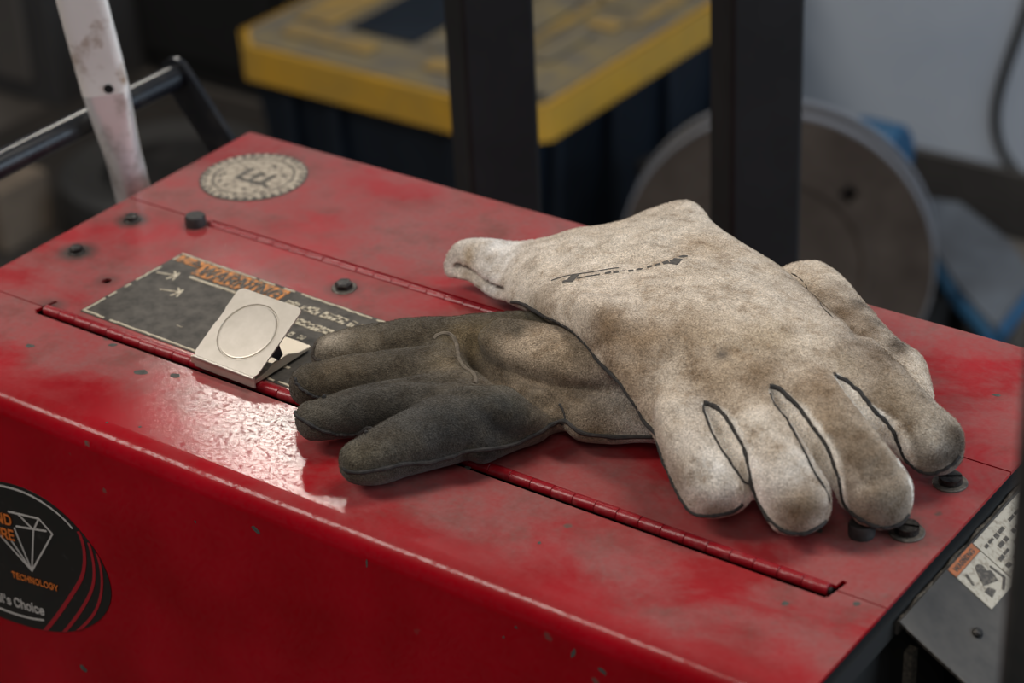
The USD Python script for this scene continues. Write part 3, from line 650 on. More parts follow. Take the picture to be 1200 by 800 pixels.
        A = coo_matrix((np.ones(2 * len(e)), (np.r_[e[:, 0], e[:, 1]], np.r_[e[:, 1], e[:, 0]])), shape=(nv, nv)).tocsr()
        deg = np.maximum(np.asarray(A.sum(1)), 1); p = np.array(m.vertices)
        for lam in [0.5, -0.51] * 5: p = p + lam * ((A @ p) / deg - p)
        return trimesh.Trimesh(p, m.faces, process=False)


def polyline_dist2(p, pts):
    d = np.full(len(p), 9.0)
    for a, b in zip(pts[:-1], pts[1:]):
        e = b - a; t = np.clip(((p - a) @ e) / (e @ e + 1e-12), 0, 1)
        d = np.minimum(d, np.linalg.norm(p - a - t[:, None] * e, axis=1))
    return d


def blobs_color(v, base, blobs, seed, amp=0.5, freq=55):
    """Dirt rubbed into the hide: soft-edged stains at given places, broken up by noise."""
    col = np.tile(np.array(base, float), (len(v), 1))
    nz = meshkit.fbm(v * freq, 5, seed) - 0.5
    for (c, rad, rgb, st) in blobs:
        d = np.linalg.norm((v - np.array(c)) * [1, 1, 0.6], axis=1) / rad
        m = np.clip(1.25 * st * np.exp(-d ** 2) * (1 + amp * 5 * nz), 0, 1)
        col = col * (1 - m[:, None]) + np.array(rgb) * m[:, None]
    return col


def welt(F, pts, r, off, n=60, wob=0.0003, seed=0, snap=True):
    p = spline(pts, n)
    if snap: p = F.snap(p, off)
    k = np.arange(len(p))
    p += (np.stack([meshkit.noise(np.c_[k * 0.45, k * 0 + j, k * 0 + seed], seed) for j in range(3)], 1) - 0.5) * 2 * wob
    for _ in range(2): p[1:-1] = (p[:-2] + 2 * p[1:-1] + p[2:]) / 4
    return tube(p, r * (0.8 + 0.4 * meshkit.noise(np.c_[k * 0.6, k * 0, k * 0 + seed], seed + 3)), 8)


def plane_cut(s, table):
    """Nothing sinks into the lid, the hinge or the fasteners."""
    G = np.minimum(1, (s.z[None, None, :] - (TOP + 0.0004)))
    s.F = np.maximum(s.F, -np.broadcast_to(G, s.F.shape)).astype(np.float32)
    for (y, r) in ((-0.0006, 0.0031), (YS - 0.0006, 0.0027)):
        d = np.hypot(s.y[None, :, None] - y, s.z[None, None, :] - (TOP - 0.0009)) - (r + 0.0008)
        m = (s.x > 0.05) & (s.x < 0.56)
        s.F[m] = np.maximum(s.F[m], -np.broadcast_to(d, s.F[m].shape))
    for (x, y, r, h) in ((0.5452, 0.0436, 0.0072, 0.0080), (0.5618, 0.0560, 0.0092, 0.0052), (0.5605, 0.1030, 0.0092, 0.0052), (0.1888, 0.1042, 0.0080, 0.0055)):
        d2 = np.hypot(s.x[:, None] - x, s.y[None, :] - y) - r
        d = np.maximum(d2[..., None], s.z[None, None, :] - (TOP + h))
        s.F = np.maximum(s.F, -d)


# ---- the sooty glove, palm up, fingers to the left
D = Field((0.20, -0.085, TOP - 0.004), (0.53, 0.215, TOP + 0.068), 0.0015)
body, zc, din = D.slab([(0.2892, 0.0631, 0.9230), (0.3008, 0.0723, 0.9260), (0.3198, 0.0891, 0.9270), (0.3453, 0.1012, 0.9260), (0.3725, 0.1134, 0.9220), (0.4110, 0.1053, 0.9190), (0.4422, 0.0867, 0.9160), (0.4420, 0.0554, 0.9120), (0.4306, 0.0466, 0.9120),
                        (0.4038, 0.0310, 0.9120), (0.3949, 0.0281, 0.9140), (0.3868, 0.0304, 0.9150), (0.3836, 0.0239, 0.9140), (0.3766, 0.0052, 0.9130), (0.3694, -0.0127, 0.9140), (0.3426, -0.0042, 0.9170), (0.3052, 0.0241, 0.9200)], 0.0125, 0.020,
                       inner=[(0.3541, 0.0366, 0.9140), (0.3931, 0.0547, 0.9170), (0.3177, 0.0575, 0.9170), (0.3968, 0.0799, 0.9200), (0.3508, 0.0558, 0.9130), (0.3713, 0.0415, 0.9130), (0.3086, 0.0480, 0.9190)])
D.F = body.astype(np.float32)
for ch in ([(0.3156, 0.0645, 0.9220, 0.0140, 0.0120), (0.2791, 0.0434, 0.9200, 0.0140, 0.0120), (0.2509, 0.0231, 0.9170, 0.0125, 0.0110)],
           [(0.3179, 0.0358, 0.9200, 0.0135, 0.0115), (0.2946, 0.0166, 0.9200, 0.0145, 0.0125), (0.2608, -0.0079, 0.9160, 0.0105, 0.0105)],
           [(0.3363, 0.0218, 0.9190, 0.0135, 0.0115), (0.3146, -0.0019, 0.9190, 0.0145, 0.0130), (0.2837, -0.0311, 0.9160, 0.0095, 0.0095)],
           [(0.3698, 0.0236, 0.9170, 0.0150, 0.0120), (0.3521, 0.0007, 0.9190, 0.0175, 0.0155), (0.3363, -0.0297, 0.9170, 0.0155, 0.0140), (0.3268, -0.0469, 0.9150, 0.0115, 0.0110)]):
    f = D.chain(ch, 2.3)
    D.F = D.smin(D.F, f, 0.0035)
th = D.chain([(0.4069, 0.0684, 0.9290, 0.0170, 0.0120), (0.3700, 0.0594, 0.9320, 0.0185, 0.0130), (0.3353, 0.0582, 0.9310, 0.0150, 0.0120)], 2.2)
D.F = D.smin(D.F, th, 0.0015)
# creases, seams and the fold beside the thumb
for dz_ in (1, -3, -7):
    D.groove([(x, y, z + dz_ / 1000) for x, y, z in ((0.3179, 0.0518, 0.9300), (0.3275, 0.0424, 0.9285), (0.3405, 0.0368, 0.9269), (0.3548, 0.0336, 0.9266), (0.3723, 0.0280, 0.9287), (0.3796, 0.0363, 0.9248))], 0.0105, 0.0034)
D.groove([(0.3056, 0.0489, 0.9322), (0.3157, 0.0441, 0.9306), (0.3282, 0.0323, 0.9294), (0.3423, 0.0225, 0.9299)], 0.0016, 0.0030)
D.groove([(0.3845, 0.0341, 0.9226), (0.3895, 0.0310, 0.9185), (0.3868, 0.0309, 0.9128)], 0.0014, 0.0014)
D.groove([(0.3615, -0.0003, 0.9328), (0.3710, -0.0002, 0.9242), (0.3766, 0.0051, 0.9135)], 0.0022, 0.0045)
D.groove([(0.3728, 0.0189, 0.9302), (0.3826, 0.0261, 0.9237), (0.3865, 0.0307, 0.9128)], 0.0018, 0.0045)
D.groove([(0.3789, 0.0470, 0.9409), (0.3979, 0.0485, 0.9364), (0.4135, 0.0505, 0.9257)], 0.0022, 0.0040)
D.groove([(0.3866, 0.0439, 0.9279), (0.3986, 0.0470, 0.9286), (0.4097, 0.0529, 0.9349)], 0.0030, 0.0050)
D.groove([(0.3835, 0.0627, 0.9442), (0.4020, 0.0535, 0.9389), (0.4100, 0.0483, 0.9257)], -0.0020, 0.0045)
D.groove([(0.3127, 0.0510, 0.9313), (0.3139, 0.0351, 0.9321), (0.3083, 0.0214, 0.9322)], 0.0012, 0.003)
D.groove([(0.3367, 0.0223, 0.9307), (0.3282, 0.0093, 0.9318), (0.3166, 0.0037, 0.9320), (0.3068, -0.0109, 0.9310)], 0.0022, 0.0028)
D.groove([(0.3608, 0.0076, 0.9337), (0.3453, 0.0007, 0.9338), (0.3300, -0.0001, 0.9294)], 0.0012, 0.003)
G3 = np.stack(np.meshgrid(D.x, D.y, D.z, indexing="ij"), -1)
D.F += ((gaussian_filter(np.random.default_rng(3).standard_normal(D.F.shape).astype(np.float32), 3.2)) * 0.010).astype(np.float32)
D.F += ((gaussian_filter(np.random.default_rng(5).standard_normal(D.F.shape).astype(np.float32), 7.0)) * 0.045).astype(np.float32)
plane_cut(D, TOP)
dm = D.mesh()
v = dm.vertices
dark, brown, tan, grey = (0.040, 0.034, 0.026), (0.095, 0.072, 0.048), (0.35, 0.28, 0.21), (0.062, 0.058, 0.052)
pale = (0.40, 0.37, 0.34)
dcol = blobs_color(v, (0.062, 0.051, 0.037), [
    ((0.3706, 0.0442, 0.9398), 0.034, (0.21, 0.165, 0.118), 0.95), ((0.3656, 0.0518, 0.9442), 0.022, tan, 0.9), ((0.3939, 0.0469, 0.9359), 0.024, (0.22, 0.165, 0.11), 0.9), ((0.4157, 0.0471, 0.9234), 0.022, (0.36, 0.33, 0.30), 0.9), ((0.4030, 0.0325, 0.9172), 0.020, (0.17, 0.13, 0.09), 0.7),
    ((0.2545, 0.0202, 0.9276), 0.010, (0.28, 0.24, 0.19), 0.8), ((0.2704, 0.0270, 0.9280), 0.010, (0.20, 0.165, 0.12), 0.5), ((0.2857, 0.0433, 0.9321), 0.020, (0.075, 0.062, 0.045), 0.6), ((0.3181, 0.0546, 0.9312), 0.015, (0.13, 0.10, 0.06), 0.7), ((0.3234, 0.0294, 0.9304), 0.010, (0.20, 0.155, 0.10), 0.5),
    ((0.3527, -0.0301, 0.9247), 0.030, grey, 0.8), ((0.3139, -0.0210, 0.9215), 0.024, grey, 0.8), ((0.3683, 0.0111, 0.9318), 0.020, (0.065, 0.060, 0.045), 0.7), ((0.3712, -0.0078, 0.9187), 0.030, (0.026, 0.026, 0.027), 0.7), ((0.3116, -0.0173, 0.9286), 0.012, (0.035, 0.030, 0.024), 0.6),
    ((0.2749, 0.0013, 0.9297), 0.014, (0.105, 0.082, 0.055), 0.6), ((0.3313, -0.0555, 0.9217), 0.013, (0.10, 0.085, 0.06), 0.6), ((0.2859, -0.0396, 0.9198), 0.010, (0.09, 0.08, 0.065), 0.6), ((0.3369, 0.0845, 0.9337), 0.014, (0.065, 0.055, 0.035), 0.8)], 11)
dcol *= (0.72 + 0.56 * meshkit.fbm(v * 160, 4, 3))[:, None]
GD = thing("welding_glove", "dark soot-stained leather work glove lying palm up beneath the cream glove", "glove", (0.36, 0.07, TOP))
obj("leather_shell", dm, LEATHER_DARK, GD, True, color=dcol)
nap(GD, dm, dcol * 1.25, 45000, 0.0012, 31)
# welts: rolled edges along each finger, and the palm seam
ws = [([(0.4309, 0.0468, 0.9130), (0.4215, 0.0416, 0.9127), (0.4125, 0.0366, 0.9128), (0.4036, 0.0313, 0.9137), (0.3984, 0.0289, 0.9157), (0.3927, 0.0301, 0.9181), (0.3876, 0.0308, 0.9165), (0.3847, 0.0226, 0.9161), (0.3809, 0.0134, 0.9139), (0.3768, 0.0050, 0.9132), (0.3728, -0.0069, 0.9159), (0.3672, -0.0130, 0.9164), (0.3610, -0.0184, 0.9153), (0.3565, -0.0260, 0.9150), (0.3520, -0.0335, 0.9152), (0.3462, -0.0423, 0.9171), (0.3410, -0.0488, 0.9171), (0.3352, -0.0546, 0.9164), (0.3286, -0.0581, 0.9160), (0.3231, -0.0577, 0.9163)], 0.0011, WELT),
      ([(0.3238, -0.0405, 0.9269), (0.3049, -0.0274, 0.9131), (0.2967, -0.0337, 0.9143), (0.2898, -0.0381, 0.9178), (0.2827, -0.0396, 0.9207), (0.2754, -0.0356, 0.9201)], 0.0010, WELT),
      ([(0.2860, -0.0258, 0.9268), (0.2708, -0.0144, 0.9165), (0.2654, -0.0168, 0.9195), (0.2607, -0.0168, 0.9220), (0.2584, -0.0152, 0.9235)], 0.0009, WELT),
      ([(0.2623, -0.0014, 0.9272), (0.2478, 0.0114, 0.9199), (0.2452, 0.0135, 0.9226), (0.2441, 0.0165, 0.9248)], 0.0009, WELT_BROWN)]
for k, (pts, r, mm) in enumerate(ws):
    obj("welt_seam", welt(D, pts, r, 0.0002, 90, 0.0004, k), mm, GD)
obj("palm_seam", [welt(D, [(0.3016, 0.0432, 0.9303), (0.3022, 0.0462, 0.9315), (0.3056, 0.0489, 0.9322), (0.3103, 0.0484, 0.9314), (0.3157, 0.0441, 0.9306), (0.3231, 0.0357, 0.9311), (0.3282, 0.0323, 0.9294), (0.3349, 0.0289, 0.9297), (0.3408, 0.0253, 0.9299), (0.3439, 0.0204, 0.9295)], 0.0012, -0.0002, 60, 0.0002, 7)], SEAM_LIGHT, GD, label="worn pale seam across the palm")
obj("gusset_seam", [welt(D, [(0.3836, 0.0348, 0.9234), (0.3870, 0.0334, 0.9213), (0.3895, 0.0310, 0.9185), (0.3877, 0.0305, 0.9143)], 0.0006, 0.0000, 30, 0.0002, 8)], WELT, GD)

# ---- the cream glove, back up, fingers towards the viewer
C_ = Field((0.215, -0.035, TOP - 0.004), (0.605, 0.265, TOP + 0.098), 0.0015)
S_ = C_
cuff = [(0.2405, 0.1318, 0.9090), (0.2350, 0.1364, 0.9140), (0.2387, 0.1410, 0.9220), (0.2538, 0.1524, 0.9220), (0.2740, 0.1585, 0.9220), (0.2868, 0.1675, 0.9240), (0.2991, 0.1787, 0.9260), (0.3143, 0.1833, 0.9290), (0.3273, 0.1918, 0.9360), (0.3455, 0.2023, 0.9450), (0.3574, 0.2059, 0.9480),
        (0.3797, 0.1886, 0.9500), (0.4037, 0.1745, 0.9500), (0.4303, 0.1673, 0.9460), (0.4594, 0.1532, 0.9440), (0.4929, 0.1355, 0.9400), (0.5146, 0.1296, 0.9370), (0.5276, 0.1267, 0.9330), (0.5402, 0.1182, 0.9280), (0.5427, 0.0958, 0.9270), (0.5311, 0.0702, 0.9290), (0.5120, 0.0482, 0.9290), (0.4905, 0.0309, 0.9270), (0.4712, 0.0219, 0.9230), (0.4555, 0.0233, 0.9230), (0.4447, 0.0285, 0.9260), (0.4346, 0.0333, 0.9320), (0.4223, 0.0376, 0.9400), (0.4036, 0.0462, 0.9450), (0.3790, 0.0582, 0.9460), (0.3500, 0.0740, 0.9430), (0.3088, 0.1007, 0.9280), (0.2722, 0.1228, 0.9140)]
dtop = np.where((D.F < 0).any(2), D.z[D.F.shape[2] - 1 - np.argmax((D.F < 0)[:, :, ::-1], 2)], TOP - 0.02)
dtop = gaussian_filter(dtop, 2.0)
gx = np.stack(np.meshgrid((S_.x - D.lo[0]) / D.h, (S_.y - D.lo[1]) / D.h, indexing="ij"), 0)
lift = map_coordinates(dtop, gx, order=1, mode="constant", cval=TOP - 0.02)
body, zc, din = S_.slab(cuff, 0.0115, 0.016, inner=[(0.3558, 0.1119, 0.9470), (0.3683, 0.1411, 0.9520), (0.3124, 0.1275, 0.9380), (0.4250, 0.0833, 0.9560), (0.4598, 0.0890, 0.9540), (0.4910, 0.0916, 0.9480), (0.4653, 0.0562, 0.9440), (0.2601, 0.1358, 0.9200)], lift=lift)
S_.F = body.astype(np.float32)
thumb, _, _ = S_.slab([(0.4163, 0.1771, 0.9260), (0.4167, 0.1916, 0.9290), (0.4310, 0.2080, 0.9290), (0.4460, 0.2058, 0.9270), (0.4643, 0.1941, 0.9250), (0.4879, 0.1760, 0.9240), (0.5046, 0.1661, 0.9220), (0.5148, 0.1644, 0.9210), (0.5251, 0.1524, 0.9190), (0.5327, 0.1364, 0.9170), (0.5236, 0.1273, 0.9160), (0.4920, 0.1340, 0.9220), (0.4549, 0.1489, 0.9280)], 0.012, 0.014, inner=[(0.4484, 0.1782, 0.9320), (0.4980, 0.1492, 0.9260)])
S_.F = S_.smin(S_.F, thumb.astype(np.float32), 0.0025)
for ch in ([(0.4511, 0.0410, 0.9380, 0.0140, 0.0130), (0.4681, 0.0269, 0.9300, 0.0170, 0.0130), (0.4836, 0.0182, 0.9200, 0.0175, 0.0135)],
           [(0.4661, 0.0690, 0.9400, 0.0140, 0.0130), (0.4958, 0.0410, 0.9340, 0.0155, 0.0135), (0.5208, 0.0265, 0.9200, 0.0155, 0.0140)],
           [(0.4859, 0.0911, 0.9420, 0.0140, 0.0130), (0.5223, 0.0622, 0.9360, 0.0150, 0.0140), (0.5481, 0.0518, 0.9190, 0.0160, 0.0150)],
           [(0.5039, 0.1193, 0.9380, 0.0140, 0.0130), (0.5314, 0.1034, 0.9320, 0.0150, 0.0135), (0.5514, 0.1000, 0.9210, 0.0155, 0.0140)]):
    S_.F = S_.smin(S_.F, S_.chain(ch, 2.8), 0.003)
slits = [[(0.4645, 0.0390, 0.9476, 0.0012, 0.0060), (0.4729, 0.0358, 0.9441, 0.0038, 0.0080), (0.4853, 0.0273, 0.9379, 0.0049, 0.0095), (0.4956, 0.0206, 0.9301, 0.0032, 0.0120), (0.5021, 0.0179, 0.9216, 0.0008, 0.0150)],
         [(0.4882, 0.0600, 0.9525, 0.0012, 0.0060), (0.4966, 0.0558, 0.9486, 0.0038, 0.0080), (0.5096, 0.0505, 0.9390, 0.0052, 0.0095), (0.5244, 0.0433, 0.9265, 0.0044, 0.0120), (0.5351, 0.0414, 0.9068, 0.0016, 0.0160)],
         [(0.5086, 0.0849, 0.9531, 0.0014, 0.0060), (0.5167, 0.0816, 0.9495, 0.0036, 0.0080), (0.5282, 0.0781, 0.9400, 0.0050, 0.0100), (0.5377, 0.0813, 0.9240, 0.0042, 0.0140), (0.5586, 0.0624, 0.9207, 0.0022, 0.0180)]]
for sl_ in slits:
    S_.F = np.maximum(S_.F, -S_.chain(sl_, 2.2))
for pts, dp, w in (([(0.4738, 0.0808, 0.9622), (0.4592, 0.0662, 0.9604), (0.4389, 0.0533, 0.9560)], 0.0012, 0.005), ([(0.4098, 0.0459, 0.9509), (0.4326, 0.0482, 0.9543), (0.4506, 0.0495, 0.9522)], 0.0020, 0.0045), ([(0.4154, 0.0526, 0.9587), (0.4332, 0.0625, 0.9615), (0.4510, 0.0800, 0.9652)], -0.0012, 0.005),
                   ([(0.2918, 0.1571, 0.9373), (0.3322, 0.1157, 0.9538), (0.3468, 0.0869, 0.9561)], 0.0020, 0.006), ([(0.3331, 0.1461, 0.9545), (0.3623, 0.1184, 0.9607), (0.3873, 0.1118, 0.9656)], 0.0016, 0.006), ([(0.3125, 0.1123, 0.9450), (0.3473, 0.1171, 0.9572), (0.3759, 0.1295, 0.9642)], -0.0014, 0.005),
                   ([(0.5470, 0.0384, 0.9299), (0.5540, 0.0451, 0.9331), (0.5611, 0.0443, 0.9269)], 0.0025, 0.004), ([(0.5472, 0.0456, 0.9373), (0.5536, 0.0498, 0.9358)], 0.0015, 0.004), ([(0.4323, 0.1796, 0.9419), (0.4534, 0.1640, 0.9426), (0.4744, 0.1524, 0.9394), (0.5002, 0.1122, 0.9546)], 0.0030, 0.0032), ([(0.4779, 0.1592, 0.9396), (0.5049, 0.1207, 0.9518), (0.5094, 0.1445, 0.9342)], 0.002, 0.004),
                   ([(0.5021, 0.1495, 0.9368), (0.5266, 0.1141, 0.9476), (0.5238, 0.1392, 0.9292)], 0.0016, 0.003), ([(0.4291, 0.0383, 0.9442), (0.4499, 0.0356, 0.9498), (0.4616, 0.0468, 0.9501)], 0.0012, 0.004), ([(0.2496, 0.1344, 0.9231), (0.2777, 0.1282, 0.9283), (0.3173, 0.1055, 0.9443)], 0.0012, 0.004)):
    S_.groove(pts, dp, w)
S_.F += (gaussian_filter(np.random.default_rng(13).standard_normal(S_.F.shape).astype(np.float32), 3.2) * 0.011)
S_.F += (gaussian_filter(np.random.default_rng(15).standard_normal(S_.F.shape).astype(np.float32), 8.0) * 0.060)
# the other glove underneath presses in
idx = [(a - D.lo[k]) / D.h for k, a in enumerate((S_.x, S_.y, S_.z))]
gi = np.stack(np.meshgrid(*idx, indexing="ij"), 0)
DF = map_coordinates(D.F, gi, order=1, mode="constant", cval=0.05)
S_.F = np.maximum(S_.F, 0.0016 - DF)
del gi, DF
# the cuff is open at its end: hollow it from there
ca, cb = np.array((0.2455, 0.1248, 0.9200)[:2]), np.array((0.3441, 0.2240, 0.9400)[:2])
ax = (cb - ca) / np.linalg.norm(cb - ca); inward = np.array([ax[1], -ax[0]])
if inward @ (np.array((0.4282, 0.0780, 0.9500)[:2]) - ca) < 0: inward = -inward
depth = (S_.XY - ca) @ inward
lat = np.abs((S_.XY - (ca + cb) / 2) @ ax) - np.linalg.norm(cb - ca) * 0.5 + 0.006
mouth = np.maximum(np.abs(S_.z[None, None, :] - zc[..., None]) - 0.0021, np.maximum(depth - 0.045, lat)[..., None])
S_.F = np.maximum(S_.F, -mouth.astype(np.float32))
S_.F = gaussian_filter(S_.F, 0.7)
plane_cut(S_, TOP)
cm = S_.mesh()
v = cm.vertices
white, cream, dirt, dirt2, soot = (0.66, 0.62, 0.58), (0.56, 0.485, 0.405), (0.235, 0.165, 0.105), (0.14, 0.095, 0.060), (0.075, 0.055, 0.040)
ccol = blobs_color(v, cream, [
    ((0.2627, 0.1330, 0.9273), 0.030, (0.68, 0.67, 0.67), 0.9), ((0.3208, 0.1164, 0.9504), 0.034, (0.62, 0.56, 0.50), 0.7), ((0.3636, 0.1487, 0.9623), 0.045, (0.62, 0.56, 0.49), 0.7), ((0.3767, 0.0813, 0.9622), 0.030, (0.60, 0.53, 0.46), 0.7), ((0.2552, 0.1305, 0.9184), 0.014, (0.50, 0.40, 0.29), 0.6),
    ((0.4021, 0.1447, 0.9644), 0.018, (0.42, 0.33, 0.24), 0.6), ((0.4278, 0.0482, 0.9552), 0.026, dirt, 0.65), ((0.4564, 0.0555, 0.9556), 0.026, (0.36, 0.275, 0.19), 0.6), ((0.3970, 0.0503, 0.9495), 0.018, dirt, 0.6), ((0.3461, 0.0789, 0.9325), 0.014, dirt, 0.5), ((0.4435, 0.0307, 0.9456), 0.020, (0.30, 0.22, 0.15), 0.6),
    ((0.4738, 0.0808, 0.9622), 0.024, (0.44, 0.36, 0.27), 0.6), ((0.4629, 0.0371, 0.9485), 0.010, dirt2, 0.6), ((0.4849, 0.0618, 0.9543), 0.014, dirt, 0.7), ((0.5067, 0.0712, 0.9540), 0.016, dirt, 0.7), ((0.5070, 0.0953, 0.9534), 0.010, (0.32, 0.25, 0.17), 0.6), ((0.5183, 0.0505, 0.9456), 0.018, (0.28, 0.205, 0.135), 0.7),
    ((0.5400, 0.0429, 0.9387), 0.020, (0.22, 0.165, 0.115), 0.8), ((0.5527, 0.0436, 0.9335), 0.014, dirt2, 0.7), ((0.5577, 0.0391, 0.9195), 0.016, (0.23, 0.19, 0.15), 0.8), ((0.5372, 0.0936, 0.9428), 0.022, (0.20, 0.145, 0.095), 0.85), ((0.5599, 0.0890, 0.9294), 0.018, (0.24, 0.20, 0.155), 0.8), ((0.5492, 0.0920, 0.9382), 0.012, (0.38, 0.32, 0.25), 0.5),
    ((0.5657, 0.0951, 0.9256), 0.012, soot, 0.8), ((0.5517, 0.0849, 0.9171), 0.012, soot, 0.7), ((0.4895, 0.0099, 0.9328), 0.017, (0.74, 0.71, 0.68), 0.95), ((0.4673, 0.0075, 0.9311), 0.010, dirt, 0.6), ((0.4940, 0.0045, 0.9175), 0.014, (0.30, 0.24, 0.18), 0.6), ((0.5216, 0.0176, 0.9337), 0.017, (0.72, 0.68, 0.64), 0.9), ((0.5342, 0.0189, 0.9181), 0.012, dirt2, 0.7), ((0.5286, 0.0135, 0.9169), 0.014, dirt, 0.6),
    ((0.4510, 0.0301, 0.9484), 0.011, (0.68, 0.64, 0.59), 0.7), ((0.4681, 0.0174, 0.9422), 0.010, (0.66, 0.61, 0.56), 0.6), ((0.4928, 0.0328, 0.9466), 0.009, (0.62, 0.56, 0.49), 0.6), ((0.5537, 0.0879, 0.9325), 0.008, (0.50, 0.45, 0.39), 0.7), ((0.4391, 0.0454, 0.9507), 0.010, (0.60, 0.54, 0.47), 0.6), ((0.4693, 0.0229, 0.9443), 0.012, (0.52, 0.45, 0.38), 0.5),
    ((0.4479, 0.1695, 0.9434), 0.020, (0.42, 0.35, 0.27), 0.7), ((0.4744, 0.1524, 0.9394), 0.026, (0.165, 0.115, 0.075), 0.85), ((0.5129, 0.1185, 0.9506), 0.018, (0.16, 0.115, 0.078), 0.8), ((0.4672, 0.1794, 0.9392), 0.010, (0.40, 0.34, 0.27), 0.6), ((0.5370, 0.1069, 0.9451), 0.012, (0.36, 0.30, 0.235), 0.6), ((0.4758, 0.1724, 0.9386), 0.007, soot, 0.75), ((0.4893, 0.1631, 0.9372), 0.007, soot, 0.8), ((0.4598, 0.1794, 0.9416), 0.006, dirt2, 0.7), ((0.4553, 0.1651, 0.9426), 0.007, dirt2, 0.6), ((0.5050, 0.1529, 0.9360), 0.009, soot, 0.8), ((0.5438, 0.1096, 0.9412), 0.008, soot, 0.6),
    ((0.4586, 0.0633, 0.9593), 0.0035, (0.12, 0.10, 0.085), 0.8)], 21, amp=0.55)
nrm = trimesh.Trimesh(v, cm.faces, process=False).vertex_normals
for sl_ in slits:                                                     # the strips between the fingers are of clean pale leather
    P = np.array(sl_)[:, :3].copy(); P[:, 2] -= 0.004
    d = polyline_dist2(v * [1, 1, 0.35], spline(P, 14) * [1, 1, 0.35])
    m = np.clip((0.0095 - d) / 0.002, 0, 1) * np.clip((0.72 - nrm[:, 2]) / 0.2, 0, 1) * np.clip((v[:, 2] - TOP - 0.012) / 0.004, 0, 1)
    m = np.maximum(m, np.clip((0.0055 - polyline_dist2(v[:, :2], spline(P, 14)[:, :2])) / 0.001, 0, 1) * (nrm[:, 2] > 0) * (v[:, 2] < np.interp(v[:, 0], np.sort(P[:, 0]), P[np.argsort(P[:, 0]), 2]) + 0.001))
    ccol = ccol * (1 - m[:, None]) + np.array((0.82, 0.77, 0.71)) * m[:, None]
ccol *= (0.80 + 0.40 * meshkit.fbm(v * 150, 4, 5))[:, None]
GC = thing("welding_glove", "cream suede leather welding glove lying back up on top of the dark glove", "glove", (0.45, 0.10, TOP))
obj("leather_shell", cm, LEATHER, GC, True, color=ccol)
cw = [([(0.3089, 0.1005, 0.9276), (0.3503, 0.0735, 0.9428), (0.3796, 0.0573, 0.9462), (0.4035, 0.0464, 0.9444), (0.4224, 0.0374, 0.9397), (0.4359, 0.0326, 0.9309), (0.4506, 0.0193, 0.9283), (0.4617, 0.0110, 0.9201), (0.4712, 0.0046, 0.9139), (0.4798, 0.0034, 0.9111), (0.4892, 0.0028, 0.9130), (0.4970, 0.0079, 0.9142), (0.5004, 0.0142, 0.9170)], 0.0010, 0.0001),
      ([(0.4645, 0.0390, 0.9476), (0.4693, 0.0402, 0.9461), (0.4765, 0.0375, 0.9444), (0.4869, 0.0299, 0.9416), (0.4966, 0.0220, 0.9354), (0.5028, 0.0176, 0.9270), (0.5073, 0.0161, 0.9184), (0.5164, 0.0120, 0.9152), (0.5251, 0.0130, 0.9122), (0.5326, 0.0183, 0.9123), (0.5358, 0.0265, 0.9142)], 0.0011, 0.0001),
      ([(0.4873, 0.0600, 0.9528), (0.4923, 0.0608, 0.9516), (0.5008, 0.0579, 0.9479), (0.5126, 0.0513, 0.9424), (0.5250, 0.0436, 0.9350), (0.5341, 0.0395, 0.9257), (0.5387, 0.0386, 0.9166), (0.5470, 0.0362, 0.9136), (0.5551, 0.0391, 0.9102), (0.5613, 0.0454, 0.9106), (0.5636, 0.0515, 0.9130)], 0.0011, 0.0001),
      ([(0.5076, 0.0842, 0.9536), (0.5112, 0.0859, 0.9516), (0.5197, 0.0854, 0.9475), (0.5301, 0.0830, 0.9409), (0.5386, 0.0836, 0.9298), (0.5444, 0.0852, 0.9187), (0.5510, 0.0857, 0.9136), (0.5573, 0.0871, 0.9131), (0.5638, 0.0913, 0.9163), (0.5666, 0.0976, 0.9204)], 0.0010, 0.0001),
      ([(0.4650, 0.0367, 0.9476), (0.4743, 0.0274, 0.9435), (0.4860, 0.0201, 0.9374), (0.4966, 0.0175, 0.9310), (0.5019, 0.0176, 0.9249)], 0.0006, 0.0001),
      ([(0.4899, 0.0570, 0.9514), (0.5023, 0.0473, 0.9466), (0.5175, 0.0364, 0.9401), (0.5300, 0.0299, 0.9324), (0.5359, 0.0290, 0.9230)], 0.0006, 0.0001),
      ([(0.4289, 0.1813, 0.9412), (0.4459, 0.1687, 0.9432), (0.4703, 0.1390, 0.9539), (0.4847, 0.1264, 0.9550)], 0.0004, -0.0001)]
for k, (pts, r, off) in enumerate(cw):
    obj("welt_seam", welt(S_, pts, r, off, 110 if len(pts) > 6 else 50, 0.0004, 20 + k), WELT if k < 6 else WELT_BROWN, GC)
# the maker's stamp on the cuff: a long cross stroke and a row of small slanting letters
def ink(polys):
    out = []
    for pts, w in polys:
        P = np.array(pts, float); n = 8 + 3 * len(P)
        c = np.stack([np.interp(np.linspace(0, len(P) - 1, n), np.arange(len(P)), P[:, k]) for k in range(3)], 1)
        t = np.gradient(c, axis=0); side = np.cross(t, [0, 0, 1.0]); side /= np.linalg.norm(side, axis=1, keepdims=True)
        w = np.broadcast_to(w, (len(P),)); ww = np.interp(np.linspace(0, len(P) - 1, n), np.arange(len(P)), w)
        rows = [S_.snap(c + side * (ww * j / 2)[:, None], 0.00022) for j in (-1, -0.33, 0.33, 1)]
        V = np.concatenate(rows); f = []
        for a in range(3):
            for i in range(n - 1):
                p0, p1, p2, p3 = a * n + i, a * n + i + 1, (a + 1) * n + i + 1, (a + 1) * n + i
                f += [[p0, p1, p2], [p0, p2, p3]]
        m = trimesh.Trimesh(V, f, process=False)
        if (m.face_normals[:, 2]).mean() < 0: m.invert()
        out.append(m)
    return out


